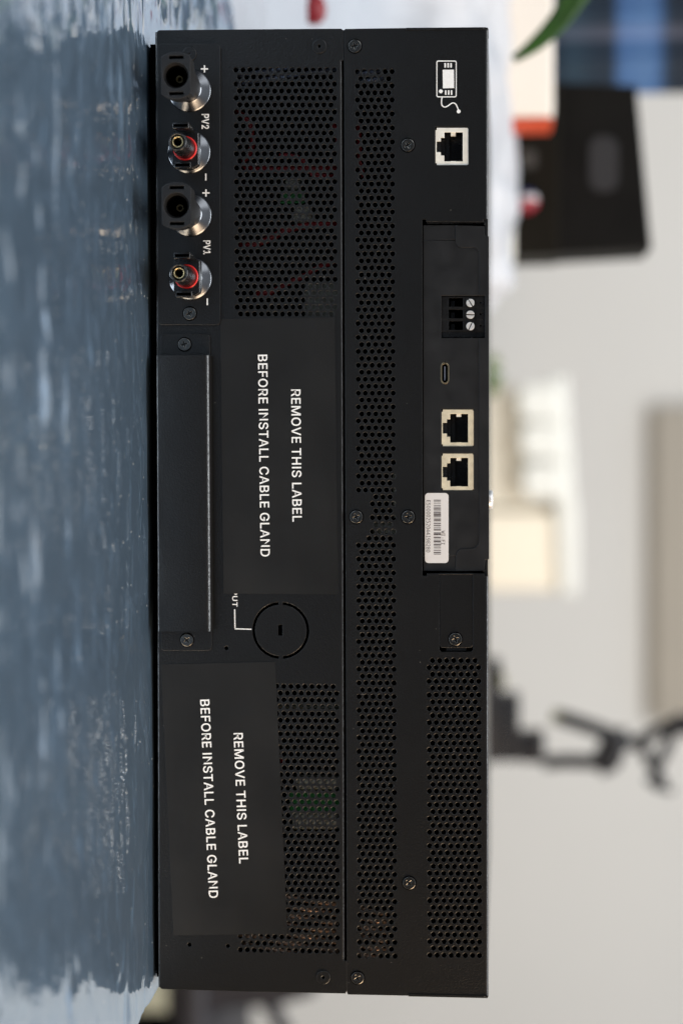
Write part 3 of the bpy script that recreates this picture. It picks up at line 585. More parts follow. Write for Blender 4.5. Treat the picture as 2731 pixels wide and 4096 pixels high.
def plug(px, py):
    p = P(px, py, -0.0014); c = (p.x, -0.0014, p.z)
    b = MB()
    hz = [0.0050, 0.0055, 0.0055, 0.0055, 0.0052]
    b.lathe(c, [(0.0052, 0.003), (0.0080, 0.0045), (0.0086, 0.006), (0.0086, 0.0098), (0.0083, 0.0102)], 64, cap1=True, hz=hz, smooth=False)
    b.lathe(c, [(0.0052, 0.0100), (0.0046, 0.0110), (0.0043, 0.0115), (0.0042, 0.0150), (0.0038, 0.0315)], 40)
    b.lathe(c, [(0.0038, 0.0315), (0.0036, 0.0325), (0.0031, 0.0325), (0.0028, 0.0315), (0.0028, 0.016)], 40)
    o = b.build('connector_plug', PLAST2, dev, c)
    for s in (-1, 1):
        b = MB(); L1 = 0.0235 if s < 0 else 0.0190
        x = c[0]+s*0.0078
        b.rbox(x-0.0009, x+0.0009, c[1]-L1, c[1]-0.0098, c[2]-0.0033, c[2]+0.0033, 0.0003, 2)
        b.rbox(x-0.0013, x+0.0013, c[1]-L1, c[1]-L1+0.003, c[2]-0.0034, c[2]+0.0034, 0.0003, 2)
        b.build('latch', PLAST2, o)
    b = MB(); rr = 0.00048; RR = 0.0046
    b.loft([[(c[0]+(RR+rr*math.cos(t))*math.cos(a), c[1]-0.0118-rr*math.sin(t), c[2]+(RR+rr*math.cos(t))*math.sin(a)) for t in [2*math.pi*j/10 for j in range(10)]]
            for a in [2*math.pi*i/48 for i in range(49)]])
    b.build('seal_ring', RED, o, c)
    b = MB(); b.lathe(c, [(0.0024, 0.016), (0.0024, 0.0312), (0.00225, 0.0316), (0.0019, 0.0316), (0.0018, 0.031), (0.0018, 0.018)], 32)
    b.build('contact_sleeve', GOLD, o, c)
    b = MB(); b.lathe(c, [(0.0018, 0.0215), (0.0001, 0.0215)], 24); b.lathe(c, [(0.0028, 0.0255), (0.0024, 0.0255)], 24)
    b.build('plug_bore', VOID, o, c)
    flange(c, o)
socket(759, 362); plug(757, 608); socket(761, 860); plug(762, 1114)
# ---- terminal cover (long raised bar held by two tabs)
b = MB()
plate('', [rrect_px(642, 1337, 838.5, 1440, 14)], -0.0012, 0.0011, None, bevel=0.00015, b=b)
plate('', [rrect_px(646, 2505, 846, 2601.5, 14)], -0.0012, 0.0011, None, bevel=0.00015, b=b)
pa = P(636, 1424); pb = P(846, 1424); pc = P(642, 2519); pd = P(853, 2519)
L_ = 0.0072; rr = 0.0021
prof = [(0.0, 0.0002), (0.0, L_-rr)]
def barprof(z0, z1):
    out = [(z0, 0.0), (z0, L_-0.0008), (z0+0.0003, L_-0.0002), (z0+0.0009, L_)]
    out += [(z1-rr+rr*math.sin(t), L_-rr+rr*math.cos(t)) for t in [math.pi/2*i/8 for i in range(9)]]
    return out+[(z1, 0.0)]
r0 = [(pa.x, -L, z) for z, L in barprof(pa.z, pb.z)]; r1 = [(pc.x, -L, z) for z, L in barprof(pc.z, pd.z)]
b.loft([r0, r1], closed=False); b.add(r0, [tuple(range(len(r0)))]); b.add(r1, [tuple(range(len(r1)))[::-1]])
b.build('terminal_cover', BLACK, dev)
make_screw('screw', 739, 1377.8, -0.0012, ph=0.3); make_screw('screw', 749, 2559.7, -0.0012, ph=0.7)
# ---- the two stuck-on labels
def sticker(corners, lines, seed):
    f = -0.00024
    b = MB(); b.mesh(curve_mesh([px2(corners, f)], f, 0.00012, 0.00003))
    o = b.build('warning_label', LABELM, dev)
    for body, p0, p1 in lines:
        text(body, p0, p1, 36.5, f-0.00002, WHITE, o, weight=0.009)
    return o
s1 = sticker(LB1, [('REMOVE THIS LABEL', (1165, 1558), (1170.5, 2087)), ('BEFORE INSTALL CABLE GLAND', (1032.5, 1419), (1043, 2226))], 3)
tag(s1, label='black label across the middle of the lower panel, between the left vent and the round knockout')
s2 = sticker(LB2, [('REMOVE THIS LABEL', (935, 2932.6), (957.7, 3454)), ('BEFORE INSTALL CABLE GLAND', (801.5, 2799), (837, 3592))], 4)
tag(s2, label='tilted, scratched black label over the right vent of the lower panel')
# ---- communication module in the top recess
def z3(a, c): return (1640+a*0.3232, 860+c*0.3232)
def z4(a, c): return (1640+a*0.4464, 1600+c*0.4464)
fy = 0.0016
b = MB()
q0 = P(1690, 890); q1 = P(1952, 2290)
b.box(q0.x, q1.x, 0.012, 0.05, q0.z, P(1949, 2000).z)                      # body behind the face
# sunk side rails and dark gap round it
b.build('module_body', VOID, dev)
tb_hole = [z3(378, 998), z3(928, 998), z3(930, 1524), z3(378, 1524)]
p2o = [(1762, 1633.5), (1896, 1633.5), (1896, 1786.6), (1762, 1786.6)]
p3o = [(1762, 1811), (1895, 1811), (1896, 1964), (1762, 1964)]
usb_c = (1778, 1492)
usbo = rrect_px(1760, 1447, 1796, 1538, 17.5)
lid = [(1693, 963), (1818, 963), (1819.5, 966), (1822, 975), (1829, 985), (1840, 991), (1892, 991.5), (1904, 996), (1911, 1004), (1913.7, 1016),
       (1913.7, 1181), (1762, 1181), (1762, 1353.5), (1914, 1353.5), (1914, 2164), (1911, 2176), (1903, 2187), (1890, 2193), (1850, 2193.7), (1836, 2198), (1826, 2208), (1821, 2222),
       (1820, 2223), (1693, 2223)]
b = MB()
plate('', [lid, p2o, p3o, usbo], fy, 0.0025, None, bevel=0.00015, b=b)
mlid = b.build('module_cover', PLAST, dev)
frame = [(1822, 902), (1934, 906), (1935, 938), (1940, 946), (1952.5, 947), (1953.5, 2236), (1938, 2238), (1934, 2282), (1822, 2284), (1823.5, 2224), (1828, 2210),
         (1838, 2200.5), (1851, 2196.2), (1891, 2195.5), (1905, 2189), (1913, 2178), (1916.4, 2165), (1916.4, 1353.5), (1940, 1353.5), (1940, 1181), (1916.2, 1181),
         (1916, 1015), (1913, 1002), (1906, 994), (1893, 989), (1841, 988.5), (1831, 983), (1824.5, 974), (1822, 964)]
b = MB()
plate('', [frame], fy-0.0003, 0.004, None, bevel=0.00015, b=b)
plate('', [[(1693, 902), (1820, 902), (1820, 958), (1693, 960.5)]], fy+0.0002, 0.003, None, bevel=0.00015, b=b)
plate('', [[(1693, 2227), (1820.5, 2226), (1820.5, 2284), (1695, 2281)]], fy+0.0002, 0.003, None, bevel=0.00015, b=b)
zt1 = P(1953, 1500).z
b.box(P(1900, 948).x, P(1900, 2236).x, fy+0.0037, 0.06, zt1-0.001, zt1)
b.build('module_frame', PLAST, dev)
# lit lips of the recess
MB().box(P(1705, 884).x, P(1705, 893).x, 0.0014, 0.02, P(1706, 884).z, P(1929, 884).z).build('recess_lip', PLAST2, dev)
# terminal block
def boxpx(b, a, c, y0, y1):
    q0 = P(*a, y0); q1 = P(*c, y0); b.box(q0.x, q1.x, y0, y1, min(q0.z, q1.z), max(q0.z, q1.z))
b = MB(); ft = 0.0026
polys = []
for k, (yt, yb) in enumerate(((1010, 1150), (1154, 1293), (1297, 1436))):
    ent = [z3(472, yt+13), z3(655, yt+13), z3(655, yb-12), z3(472, yb-12)]
    sq = [z3(854, yt+57), z3(884, yt+57), z3(884, yt+88), z3(854, yt+88)]
    plate('', [[z3(385, yt), z3(922, yt), z3(922, yb), z3(385, yb)], ent, sq], ft, 0.004, None, bevel=0.00012, b=b)
    q0 = P(*z3(500, yt+55), 0.008); q1 = P(*z3(550, yb-12), 0.008)
    b.box(q0.x, q1.x, 0.0068, 0.010, q0.z, q1.z)
plate('', [[z3(392, 1441), z3(918, 1441), z3(914, 1512), z3(392, 1512)]], ft+0.0006, 0.004, None, bevel=0.0001, b=b)
q0 = P(*z3(803, 1005), ft); q1 = P(*z3(809, 1515), ft); b.box(q0.x, q1.x, ft-0.0004, ft+0.001, q0.z, q1.z)
tbk = b.build('terminal_block', PLAST2, dev)
for (cx, cy, d) in ((743, 1088, (55, 90)), (743, 1234, (100, 4)), (743, 1376, (-45, 95))):
    p = P(*z3(cx, cy), ft); r = 15.2*R
    dd = Vector((d[1], d[0])).normalized(); nn = Vector((-dd.y, dd.x))
    b = MB()
    # head in two halves with a slot between them
    for s in (1, -1):
        pts = []
        a0 = math.asin(0.22)
        for i in range(15):
            a = a0+(math.pi-2*a0)*i/14; v = dd*math.cos(a)*r+nn*s*math.sin(a)*r; pts.append((p.x+v.x, p.z+v.y))
        b.mesh(curve_mesh([pts], ft-0.0006, 0.001, 0.00012))
    b.lathe((p.x, ft-0.0001, p.z), [(r*0.97, -0.0009), (0.0001, -0.0009)], 20)
    b.build('screw', STEEL, tbk, (p.x, ft, p.z))
# usb-c port
fu = fy-0.0002
b = MB(); b.mesh(curve_mesh([px2(rrect_px(1762, 1451, 1794.5, 1535, 15.5), fu), px2(rrect_px(1765.5, 1455, 1791, 1531, 12.5), fu)], fu, 0.004, 0.0001))
up_ = b.build('usb_port', mat('dark_gold_shell', (0.42, 0.34, 0.22), 0.3, 1.0), dev)
b = MB(); boxpx(b, (1775.5, 1466), (1780.5, 1521), fu+0.0007, fu+0.004); b.build('tongue', BLUEP, up_)
# network sockets
def jack(x0, y0, x1, y1, front, metal_):
    def m(a, c): return (x0+(a-300)/(940-300)*(x1-x0), y0+(c-1430)/(2150-1430)*(y1-y0))
    op = [(465, 1508), (590, 1508), (590, 1500), (605, 1500), (605, 1512), (690, 1512), (690, 1500), (706, 1500), (706, 1508), (835, 1508), (835, 2085), (702, 2085), (702, 2094), (690, 2094), (690, 2080),
          (595, 2080), (595, 2094), (580, 2094), (580, 2085), (462, 2085), (462, 1970), (395, 1970), (395, 1905), (312, 1905), (312, 1685), (397, 1685), (397, 1615), (465, 1615)]
    face = [(325, 1430), (925, 1430), (925, 1450), (940, 1455), (940, 2135), (918, 2138), (918, 2152), (325, 2152), (325, 2115), (300, 2110), (300, 1475), (325, 1470)]
    b = MB(); b.mesh(curve_mesh([px2([m(*p) for p in face], front), px2([m(*p) for p in op], front)], front, 0.0009, 0.0001))
    o = b.build('network_socket', metal_, dev)
    b = MB()
    def bx(a, c, d0, d1):
        q0 = P(*m(*a), front); q1 = P(*m(*c), front); b.box(q0.x, q1.x, front+d0, front+d1, q0.z, q1.z)
    bx((330, 1680), (400, 1910), 0.0012, 0.008); bx((395, 1640), (470, 1960), 0.0035, 0.009)
    bx((465, 1505), (560, 2088), 0.0055, 0.010); bx((560, 1505), (840, 2088), 0.009, 0.0105)
    for k in range(8):
        y = 1705+k*42; bx((640, y), (790, y+14), 0.0075, 0.0090)
    b.build('socket_insert', PLAST2, o)
    b = MB(); bx((595, 1506), (690, 1570), 0.001, 0.0042)
    b.build('shield_spring', NICKEL, o)
    return o
jack(1741.5, 512, 1872, 659.5, 0.0004, NICKEL)
jack(1766, 1639, 1892.5, 1784, fy+0.0003, WARMN)
jack(1766, 1815, 1892.5, 1959.5, fy+0.0003, WARMN)
for a, c in (((1736, 503), (1875, 664)),):
    b = MB(); boxpx(b, a, c, 0.0125, 0.013); b.build('socket_well', VOID, dev)
# barcode sticker
fs_ = fy-0.00005
b = MB(); b.mesh(curve_mesh([px2(rrect_px(1698.8, 1972, 1793, 2252, 14), fs_)], fs_-0.00008, 0.00012))
bs = b.build('barcode_sticker', STICK, dev)
fs2 = fs_-0.00011
def zb(c): return 1940+c*0.16162
bars = [(367,380),(389,397),(414,425),(458,467),(500,511),(523,531),(558,577),(588,608),(627,636),(654,662),(674,694),(706,738),(748,768),(776,788),(813,826),(845,859),(864,886),(909,920),(944,964),
        (984,990),(998,1016),(1040,1052),(1074,1082),(1098,1126),(1170,1183),(1195,1222),(1226,1243),(1282,1308),(1325,1333),(1355,1362),(1376,1408),(1420,1427),(1440,1446),(1466,1496),(1518,1526),(1545,1558),
        (1580,1587),(1615,1630),(1657,1680),(1690,1698),(1714,1724)]
b = MB()
for a, c in bars:
    q0 = P(1733.8, zb(a), fs2); q1 = P(1762.5, zb(c), fs2)
    b.add([(q0.x, fs2, q0.z), (q1.x, fs2, q0.z), (q1.x, fs2, q1.z), (q0.x, fs2, q1.z)], [(0, 1, 2, 3)])
b.build('barcode', INK, bs)
text('E50000252044198280', (1704.5, 2001), (1703.5, 2209), 16, fs2, INK, bs, thick=0, face='mono')
text('WI-FI', (1764.5, 2122.6), (1763.5, 2178.5), 14.5, fs2, INK, bs, thick=0, face='mono')
# ---- cable hatch beside the module
hp = plate('cable_hatch', [[(1759, 2294), (1887.5, 2294), (1888.5, 2582), (1882, 2589.5), (1766, 2589.5), (1759.5, 2582)]], 0.0003, 0.001, BLACK, dev, bevel=0.00018)
b = MB(); boxpx(b, (1752, 2290), (1894, 2612), 0.004, 0.005); b.build('hatch_recess', VOID, dev)
b = MB(); boxpx(b, (1784, 2591), (1863, 2603), 0.0012, 0.0022); b.build('hatch_tongue', BLACK, dev)
make_screw('screw', 1820.8, 2556.6, 0.0003, ph=0.35)
# ---- round button on the top face
q = P(1950, 1998, 0.012); kz = ztop
b = MB(); rk = 0.0041
rings = [[(q.x+r*math.cos(a), 0.012+r*math.sin(a), kz+h) for a in [2*math.pi*j/32 for j in range(32)]] for r, h in ((rk, -0.0005), (rk, 0.0012), (rk*0.96, 0.0017), (rk*0.85, 0.0021), (rk*0.0+0.0001, 0.0022))]
b.loft(rings); b.build('power_button', STEEL, dev, (q.x, 0.012, kz))

# ================================================================== THE BACKGROUND
def prism(name, pts, y, depth, m, parent=None, bevel=0.002):
    b = MB(); b.mesh(curve_mesh([px2(pts, y)], y, depth, bevel, 2)); return b.build(name, m, parent)
# white wrap heaped behind the left end
def heap_z(X, Y):
    k = np.clip((Y-0.24)/0.36, 0, 1); k = k*k*(3-2*k)
    z = 0.158*k*(1-0.12*np.clip((X+0.16)/0.14, 0, 1.5))
    z = z*np.clip((0.0-X)/0.10, 0, 1)**0.5
    z += 0.030*k*vnoise(X*14, Y*16, 31)+0.016*np.abs(vnoise(X*38, Y*40, 32))*k+0.0015+0.006*vnoise(X*20, Y*60, 33)*np.clip((Y-0.2)/0.05, 0, 1)
    return z
hx = np.linspace(-0.60, 0.02, 120); hy = np.linspace(0.20, 0.66, 100)
HX, HY = np.meshgrid(hx, hy, indexing='ij'); HZ = heap_z(HX, HY)
Vh = np.stack([HX, HY, HZ], -1).reshape(-1, 3); ih = np.arange(120*100).reshape(120, 100)
Fh = np.stack([ih[:-1,:-1], ih[1:,:-1], ih[1:,1:], ih[:-1,1:]], -1).reshape(-1, 4)
b = MB(); b.add(Vh.tolist(), Fh.tolist(), True)
WRAP = mat('white_plastic_wrap', (0.44, 0.455, 0.485), 0.4, 0, 0.6, (25, 0.5, 0.012))
hp_ = tag(b.build('plastic_wrap', WRAP), 'crumpled white plastic wrap heaped on the foil behind the top left of the inverter', 'plastic wrap')
hp_.modifiers.new('s', 'SOLIDIFY').thickness = 0.001
# red cap lying on the wrap
d = FW*FL+UP*(1245-1365.5)+HR*(38-2048); t = 0.00005
while True:
    p = CAM+d*t
    if p.z < heap_z(np.array([p.x]), np.array([p.y]))[0] or p.y > 0.6: break
    t += 0.0000005
b = MB(); c = (p.x, p.y, p.z+0.0)
b.lathe(c, [(0.0085, -0.006), (0.009, 0.004), (0.0085, 0.006), (0.0001, 0.0065)], 24)
tag(b.build('bottle_cap', mat('red_cap', (0.25, 0.010, 0.015), 0.5)), 'small red cap lying on the white plastic wrap', 'cap')
# carton, black box, ball, white box with the orange edge, checked cloth
CART = mat('off_white_carton', (0.62, 0.62, 0.57), 0.7, 0, 0.3, None, (20, 0.05))
yb = 0.69
b = MB(); q0 = P(2052, 300, yb); q1 = P(2052, 1060, yb)
b.rbox(q0.x-0.05, q1.x, yb-0.03, yb+0.2, 0.003, P(2056, 700, yb).z, 0.002)
tag(b.build('carton', CART), 'off-white carton behind the inverter carrying the black box', 'carton')
BB = mat('matt_black_box', (0.006, 0.0058, 0.0055), 0.6, 0, 0.08, None, (30, 0.15))
bb = empty('black_box', P(2056, 670, yb))
tag(bb, 'black rectangular box with a faint grey emblem standing in the blurred background', 'box')
prism('casing', [(2226, 340), (2534, 352), (2592, 984), (2226, 1004)], yb, 0.10, BB, bb)
prism('base_section', [(2060, 345), (2224, 342), (2224, 1006), (2060, 1010)], yb-0.004, 0.11, mat('brown_black_base', (0.008, 0.007, 0.005), 0.6, 0, 0.08), bb)
prism('emblem', rrect_px(2355, 545, 2468, 765, 50), yb-0.0012, 0.0014, mat('grey_emblem', (0.016, 0.0155, 0.0175), 0.5), bb, 0.0003)
prism('switch', rrect_px(2080, 598, 2145, 672, 25), yb-0.006, 0.003, mat('grey_switch', (0.03, 0.03, 0.028), 0.5), bb, 0.0003)
# ball
q = P(2098, 805, yb-0.02); rb = 0.0088; zc_ = P(2056, 700, yb).z+rb
bl = empty('toy_ball', (q.x, q.y, zc_))
tag(bl, 'small red, white and blue ball in front of the black box', 'ball')
for nm, a0, a1, cc in (('blue_panel', 0, 60, (0.01, 0.02, 0.12)), ('white_panel', 60, 88, (0.5, 0.5, 0.5)), ('red_panel', 88, 180, (0.22, 0.006, 0.02))):
    b = MB(); rings = []
    for i in range(9):
        a = math.radians(a0+(a1-a0)*i/8)
        rings.append([(q.x-rb*math.cos(a), q.y+max(rb*math.sin(a), 1e-5)*math.cos(t), zc_+max(rb*math.sin(a), 1e-5)*math.sin(t)) for t in [2*math.pi*j/24 for j in range(24)]])
    b.loft(rings); b.build(nm, mat(nm, cc, 0.35), bl, (q.x, q.y, zc_))
# white box with orange edge
yw = 0.60
wb = empty('white_box', P(2000, 200, yw))
tag(wb, 'white box with an orange right edge behind the top left of the inverter', 'box')
q0 = P(2000, -420, yw); q1 = P(2213, 466, yw)
zb0 = 0.003
MB().rbox(q0.x, q1.x, yw, yw+0.06, zb0, q1.z, 0.003).build('body', mat('warm_white_card', (0.74, 0.70, 0.64), 0.6), wb)
q2 = P(2213, 490, yw)
MB().rbox(q1.x+0.0002, q2.x, yw+0.0005, yw+0.0595, zb0, q1.z-0.0006, 0.002).build('orange_edge', mat('orange_card', (0.58, 0.075, 0.025), 0.6), wb)
# blue checked cloth
def cloth_mat():
    m = bpy.data.materials.new('blue_checked_cloth'); m.use_nodes = True
    n = m.node_tree.nodes; l = m.node_tree.links; bs_ = n['Principled BSDF']; bs_.inputs['Roughness'].default_value = 0.85
    tc = n.new('ShaderNodeTexCoord'); sp = n.new('ShaderNodeSeparateXYZ'); l.new(tc.outputs['Object'], sp.inputs[0])
    def ramp(sock, stops):
        mr = n.new('ShaderNodeValToRGB'); mr.color_ramp.interpolation = 'LINEAR'
        e = mr.color_ramp.elements; e[0].position = stops[0][0]; e[0].color = (*stops[0][1], 1); e[1].position = stops[-1][0]; e[1].color = (*stops[-1][1], 1)
        for p, c in stops[1:-1]:
            k = e.new(p); k.color = (*c, 1)
        l.new(sock, mr.inputs['Fac']); return mr.outputs['Color']
    mz = n.new('ShaderNodeMapRange'); mz.inputs['From Min'].default_value = 0; mz.inputs['From Max'].default_value = 0.125
    l.new(sp.outputs['Z'], mz.inputs['Value'])
    mx = n.new('ShaderNodeMapRange'); mx.inputs['From Min'].default_value = -0.034; mx.inputs['From Max'].default_value = 0.034
    l.new(sp.outputs['X'], mx.inputs['Value'])
    nv = (0.010, 0.022, 0.040); lb = (0.055, 0.13, 0.30)
    cz = ramp(mz.outputs[0], [(0, nv), (0.10, (0.02, 0.045, 0.07)), (0.28, nv), (0.38, nv), (0.44, lb), (0.62, (0.075, 0.16, 0.33)), (0.68, lb), (0.76, nv), (1, (0.008, 0.01, 0.02))])
    cx = ramp(mx.outputs[0], [(0, (0, 0, 0)), (0.22, (0, 0, 0)), (0.30, (0.055, 0.055, 0.075)), (0.38, (0.055, 0.055, 0.075)), (0.44, (0, 0, 0)), (1, (0, 0, 0))])
    ad = n.new('ShaderNodeMix'); ad.data_type = 'RGBA'; ad.blend_type = 'ADD'; ad.inputs[0].default_value = 1
    l.new(cz, ad.inputs[6]); l.new(cx, ad.inputs[7]); l.new(ad.outputs[2], bs_.inputs['Base Color'])
    return m
yc = 0.93
A = P(2180, -220, yc); B = P(2900, 362, yc)
n1, n2 = 40, 30; vs = []; fs = []
for i in range(n1+1):
    for j in range(n2+1):
        x = A.x+(B.x-A.x)*i/n1; z = 0.16+(0.80-0.16)*j/n2  # top extended out of view to darken the foil's reflection
        vs.append((x, yc+0.004*math.sin(i*0.55)+0.002*math.sin(i*1.3+j*0.2), z))
for i in range(n1):
    for j in range(n2):
        a = i*(n2+1)+j; fs.append((a, a+n2+1, a+n2+2, a+1))
b = MB(); b.add(vs, fs, True)
o = b.build('cloth_stand_in', cloth_mat(), None, ((P(2500, 0, yc).x+B.x)/2, yc, P(2225, 0, yc).z))
o.modifiers.new('s', 'SOLIDIFY').thickness = 0.002
tag(o, 'dark blue checked cloth with a broad light blue band, behind the black box', 'cloth')
# plant whose long leaf dips into the frame
LEAF = mat('leaf_green', (0.016, 0.062, 0.003), 0.55, 0, 0.4, None, (40, 0.3))
yl = 0.42
pot = P(1981, -1500, yl); pz = 0.0
pl = empty('potted_plant', (-0.36, yl, 0.003))
tag(pl, 'green plant whose long narrow leaf dips in at the upper left', 'plant')
b = MB(); rings = [[(-0.36+r*math.cos(a), yl+r*math.sin(a), z) for a in [2*math.pi*j/28 for j in range(28)]] for r, z in ((0.04, 0.003), (0.055, 0.10), (0.058, 0.10), (0.052, 0.095), (0.0001, 0.09))]
b.loft(rings); b.build('pot', mat('clay_pot', (0.4, 0.16, 0.08), 0.7), pl)
b = MB(); b.tube([(-0.36, yl, 0.09), (-0.355, yl, 0.2), (-0.35, yl+0.01, 0.30)], [0.004, 0.0035, 0.002]); b.build('stem', LEAF, pl)
def leaf(pts, widths, nm='leaf', m=LEAF, parent=None, wdir=None):
    c = spline(pts, 6); ws = np.interp(np.linspace(0, 1, len(c)), np.linspace(0, 1, len(widths)), widths)
    rows = []
    for i, q in enumerate(c):
        t = (Vector(c[min(i+1, len(c)-1)])-Vector(c[max(i-1, 0)])).normalized(); s = (wdir or Vector((0, 1, 0))).cross(t).normalized()
        q = Vector(q); w = ws[i]
        rows.append([q-s*w, q-s*w*0.5+Vector((0, -w*0.15, 0)), q+Vector((0, w*0.15, 0)), q+s*w*0.5+Vector((0, -w*0.15, 0)), q+s*w])
    b = MB(); b.loft(rows, closed=False); o = b.build(nm, m, parent); o.modifiers.new('s', 'SOLIDIFY').thickness = 0.0005
    return o
def pv(a, c, y=yl): return tuple(P(a, c, y))
leaf([(-0.352, yl, 0.25), (-0.31, yl, 0.285), pv(2400, -150), pv(2300, -20), pv(2235, 80), pv(2145, 172), pv(2052, 238)], [0.002, 0.006, 0.0085, 0.0080, 0.0065, 0.0048, 0.0020], parent=pl)
leaf([(-0.352, yl, 0.26), (-0.40, yl, 0.33), (-0.46, yl, 0.33), (-0.5, yl, 0.26)], [0.002, 0.009, 0.008, 0.001], parent=pl)
leaf([(-0.352, yl, 0.28), (-0.34, yl+0.05, 0.36), (-0.33, yl+0.1, 0.36), (-0.32, yl+0.13, 0.30)], [0.002, 0.009, 0.008, 0.001], parent=pl, wdir=Vector((1, 0, 0)))
# rear desk
dk = empty('rear_desk', (-0.3, 1.8, -0.75))
tag(dk, 'white desk behind the inverter carrying the cream box and the arm stand', 'desk')
MB().rbox(-1.3, 0.50, 1.05, 2.55, -0.03, 0.0, 0.003).build('desktop', TABM, dk)
for lx in (-1.25, 0.45):
    for ly in (1.1, 2.5): MB().rbox(lx-0.025, lx+0.025, ly-0.025, ly+0.025, -0.75, -0.03, 0.003).build('leg', TABM, dk)
# small plant tuft just behind the top edge
yt_ = 1.25
tp = empty('small_plant', (P(1960, 1500, yt_).x, yt_, 0.0))
tag(tp, 'small green plant peeping over the top edge of the inverter', 'plant')
tx = P(1960, 1500, yt_).x
b = MB(); b.loft([[(tx+r*math.cos(a), yt_+r*math.sin(a), z) for a in [2*math.pi*j/24 for j in range(24)]] for r, z in ((0.025, 0.0005), (0.034, 0.06), (0.030, 0.06), (0.0001, 0.055))])
b.build('pot', TABM, tp)
for k, (a, c, w) in enumerate([(2002, 1448, 0.007), (2010, 1500, 0.010), (2004, 1540, 0.010), (1990, 1572, 0.008), (1985, 1425, 0.004)]):
    q = P(a, c, yt_); leaf([(tx, yt_, 0.055), ((tx+q.x)/2, yt_+0.01*(k-2), 0.11), tuple(q)], [0.001, w, w, 0.002], parent=tp,
                           m=LEAF if k % 2 else (bpy.data.materials.get('olive_leaf') or mat('olive_leaf', (0.10, 0.14, 0.02), 0.5)))
# cream box with the white lid and three pale caps
yk = 2.0
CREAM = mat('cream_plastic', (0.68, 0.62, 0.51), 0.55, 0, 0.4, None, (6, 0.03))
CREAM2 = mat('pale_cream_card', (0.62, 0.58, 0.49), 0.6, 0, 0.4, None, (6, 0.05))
PALE = mat('pure_white_plastic', (0.64, 0.645, 0.61), 0.4)
cb = empty('cream_box', P(1990, 1950, yk))
tag(cb, 'cream box with a white rim and three white caps, blurred behind the inverter', 'box')
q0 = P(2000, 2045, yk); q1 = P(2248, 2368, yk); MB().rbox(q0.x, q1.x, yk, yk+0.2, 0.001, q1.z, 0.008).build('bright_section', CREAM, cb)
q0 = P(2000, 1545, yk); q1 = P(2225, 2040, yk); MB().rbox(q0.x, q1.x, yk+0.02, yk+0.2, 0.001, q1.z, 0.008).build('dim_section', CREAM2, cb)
prism('white_rim', [(2203, 1532), (2248, 1520), (2282, 2010), (2293, 2040), (2292, 2362), (2252, 2366), (2240, 2050)], yk-0.01, 0.22, PALE, cb, 0.006)
for y0, y1, x0, x1 in ((1552, 1668, 2090, 2225), (1710, 1822, 2098, 2235), (1868, 1982, 2106, 2240)):
    prism('white_cap', rrect_px(x0, y0, x1, y1, 30), yk-0.02, 0.04, PALE, cb, 0.006)
# articulated arm stand
ya = 1.12
DARK = mat('dark_blue_black_metal', (0.006, 0.007, 0.010), 0.5, 0, 0.3, None, (60, 0.2))
OLIVE = mat('olive_mark', (0.12, 0.12, 0.045), 0.5)
st = empty('arm_stand', P(1981, 2950, ya))
tag(st, 'black articulated camera arm on a stepped base, blurred above the right part of the inverter', 'stand')
z0_ = 0.001
def zbox(nm, x_lo, x_hi, y_lo, y_hi, to_desk=True, dy=0.0, dep=0.05):
    q0 = P(x_lo, y_lo, ya+dy); q1 = P(x_hi, y_hi, ya+dy)
    return MB().rbox(q0.x, q1.x, ya+dy, ya+dy+dep, z0_ if to_desk else q0.z, q1.z, 0.003).build(nm, DARK, st)
zbox('base', 1960, 2003, 2650, 3052); 
zbox('lower_block', 2003.5, 2078, 2786, 3050, False, 0.002, 0.045)
zbox('upper_block', 2078.5, 2178, 2936, 3054, False, 0.004, 0.04)
q0 = P(1998, 2690, ya-0.003); MB().rbox(q0.x, q0.x+0.014, ya-0.003, ya-0.001, P(2000, 2690, ya).z, P(2018, 2690, ya).z, 0.0006).build('olive_patch', OLIVE, st)
def rod(nm, pts, r, m=DARK):
    rr_ = r if isinstance(r, list) else r
    return MB().tube([P(a, c, ya+0.02) for a, c in pts], rr_, 12).build(nm, m, st)
rod('upright', spline([(2170, 3050), (2280, 3044), (2380, 3050), (2448, 3062)], 5), 0.0070)
rod('elbow_joint', spline([(2385, 3052), (2430, 3035), (2445, 2990), (2462, 2960), (2450, 2935)], 4), 0.0135)
rod('handle', [(2235, 2868), (2300, 2888), (2380, 2915), (2450, 2940)], 0.0074)
rod('handle_tip', [(2208, 2860), (2236, 2868)], 0.0066, OLIVE)
rod('outer_arm', spline([(2462, 2968), (2540, 2970), (2600, 2940), (2690, 2898), (2860, 2880)], 5), [0.0064]*21)
rod('strut', spline([(2560, 2975), (2590, 3035), (2618, 3070), (2650, 3020), (2690, 2925)], 5), 0.0056)
rod('pendant', spline([(2618, 3070), (2625, 3110), (2618, 3150)], 5), [0.0042, 0.0044, 0.005, 0.006, 0.007, 0.0085, 0.0115, 0.0115, 0.0105, 0.007, 0.004])
rod('thumb_screw', [(2625, 3140), (2662, 3158), (2690, 3165)], [0.005, 0.003, 0.0025])
rod('clamp_head', spline([(2690, 2890), (2740, 2900), (2800, 2910)], 4), 0.010)
# taupe board on the wall
yw_ = 3.01
TAUPE = mat('taupe_cabinet', (0.42, 0.385, 0.33), 0.6, 0, 0.3, None, (4, 0.06))
q0 = P(2614, 1622, yw_); q1 = P(2614, 2885, yw_)
tag(MB().rbox(q0.x, q1.x, yw_, 3.049, q0.z, q0.z+0.5, 0.006).build('taupe_board', TAUPE), 'taupe board fixed high on the wall at the right edge of the photo', 'board')
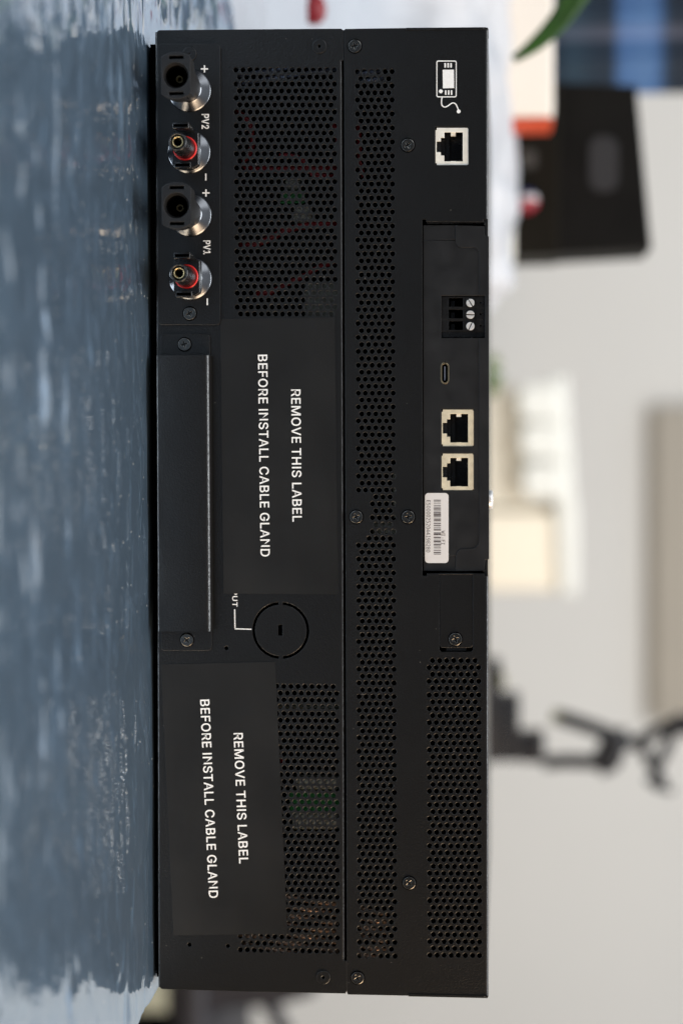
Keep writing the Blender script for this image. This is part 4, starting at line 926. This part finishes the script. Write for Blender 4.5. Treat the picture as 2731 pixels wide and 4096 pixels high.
# chair and storage box beyond the table's right edge
yh = 1.30
CH = mat('black_upholstery', (0.014, 0.014, 0.02), 0.6, 0, 0.4, (200, 0.2, 0.001), (20, 0.2))
q = P(900, 3900, yh)
ch = empty('office_chair', (q.x+0.1, yh+0.2, -0.75))
tag(ch, 'black office chair with looped armrest beyond the right edge of the table', 'chair')
q0 = P(692, 3780, yh); q1 = P(835, 5200, yh)
MB().rbox(q0.x, q1.x, yh, yh+0.42, q0.z, q1.z, 0.015).build('seat', CH, ch)
q0 = P(700, 3700, yh); q1 = P(1235, 3990, yh)
prism('backrest', [(700, 3700), (1180, 3700), (1240, 3850), (1225, 3960), (1120, 3992), (1085, 4000), (980, 4002), (880, 4010), (820, 4050), (700, 4060)], yh+0.01, 0.38, CH, ch, 0.01)
MB().tube([P(a, c, yh+0.02) for a, c in spline([(1060, 3960), (1085, 4030), (1120, 4090), (1145, 4160), (1150, 4400), (1100, 4500), (850, 4560)], 6)], 0.0085, 12).build('armrest', CH, ch)
cx_, cy_ = q0.x+0.18, yh+0.21
MB().tube([(cx_, cy_, P(692, 3800, yh).z), (cx_, cy_, -0.68)], 0.025, 14).build('column', DARK, ch)
for k in range(5):
    a = 2*math.pi*k/5
    lg = MB().tube([(cx_, cy_, -0.68), (cx_+0.14*math.cos(a), cy_+0.14*math.sin(a), -0.69), (cx_+0.26*math.cos(a), cy_+0.26*math.sin(a), -0.705)], [0.022, 0.018, 0.013], 8).build('base_leg', DARK, ch)
    wx, wy = cx_+0.26*math.cos(a), cy_+0.26*math.sin(a)
    MB().lathe((wx, wy+0.02, -0.7275), [(0.0225, 0.0), (0.0225, 0.04)], 16, True, True).build('caster', DARK, lg)
ys2 = 2.1
q0 = P(500, 3700, ys2); q1 = P(705, 4600, ys2)
tag(MB().rbox(q0.x, q1.x, ys2, ys2+0.4, -0.75, q1.z, 0.01).build('storage_box', mat('beige_board', (0.44, 0.42, 0.30), 0.6)),
    'beige storage box on the floor beyond the table corner', 'box')
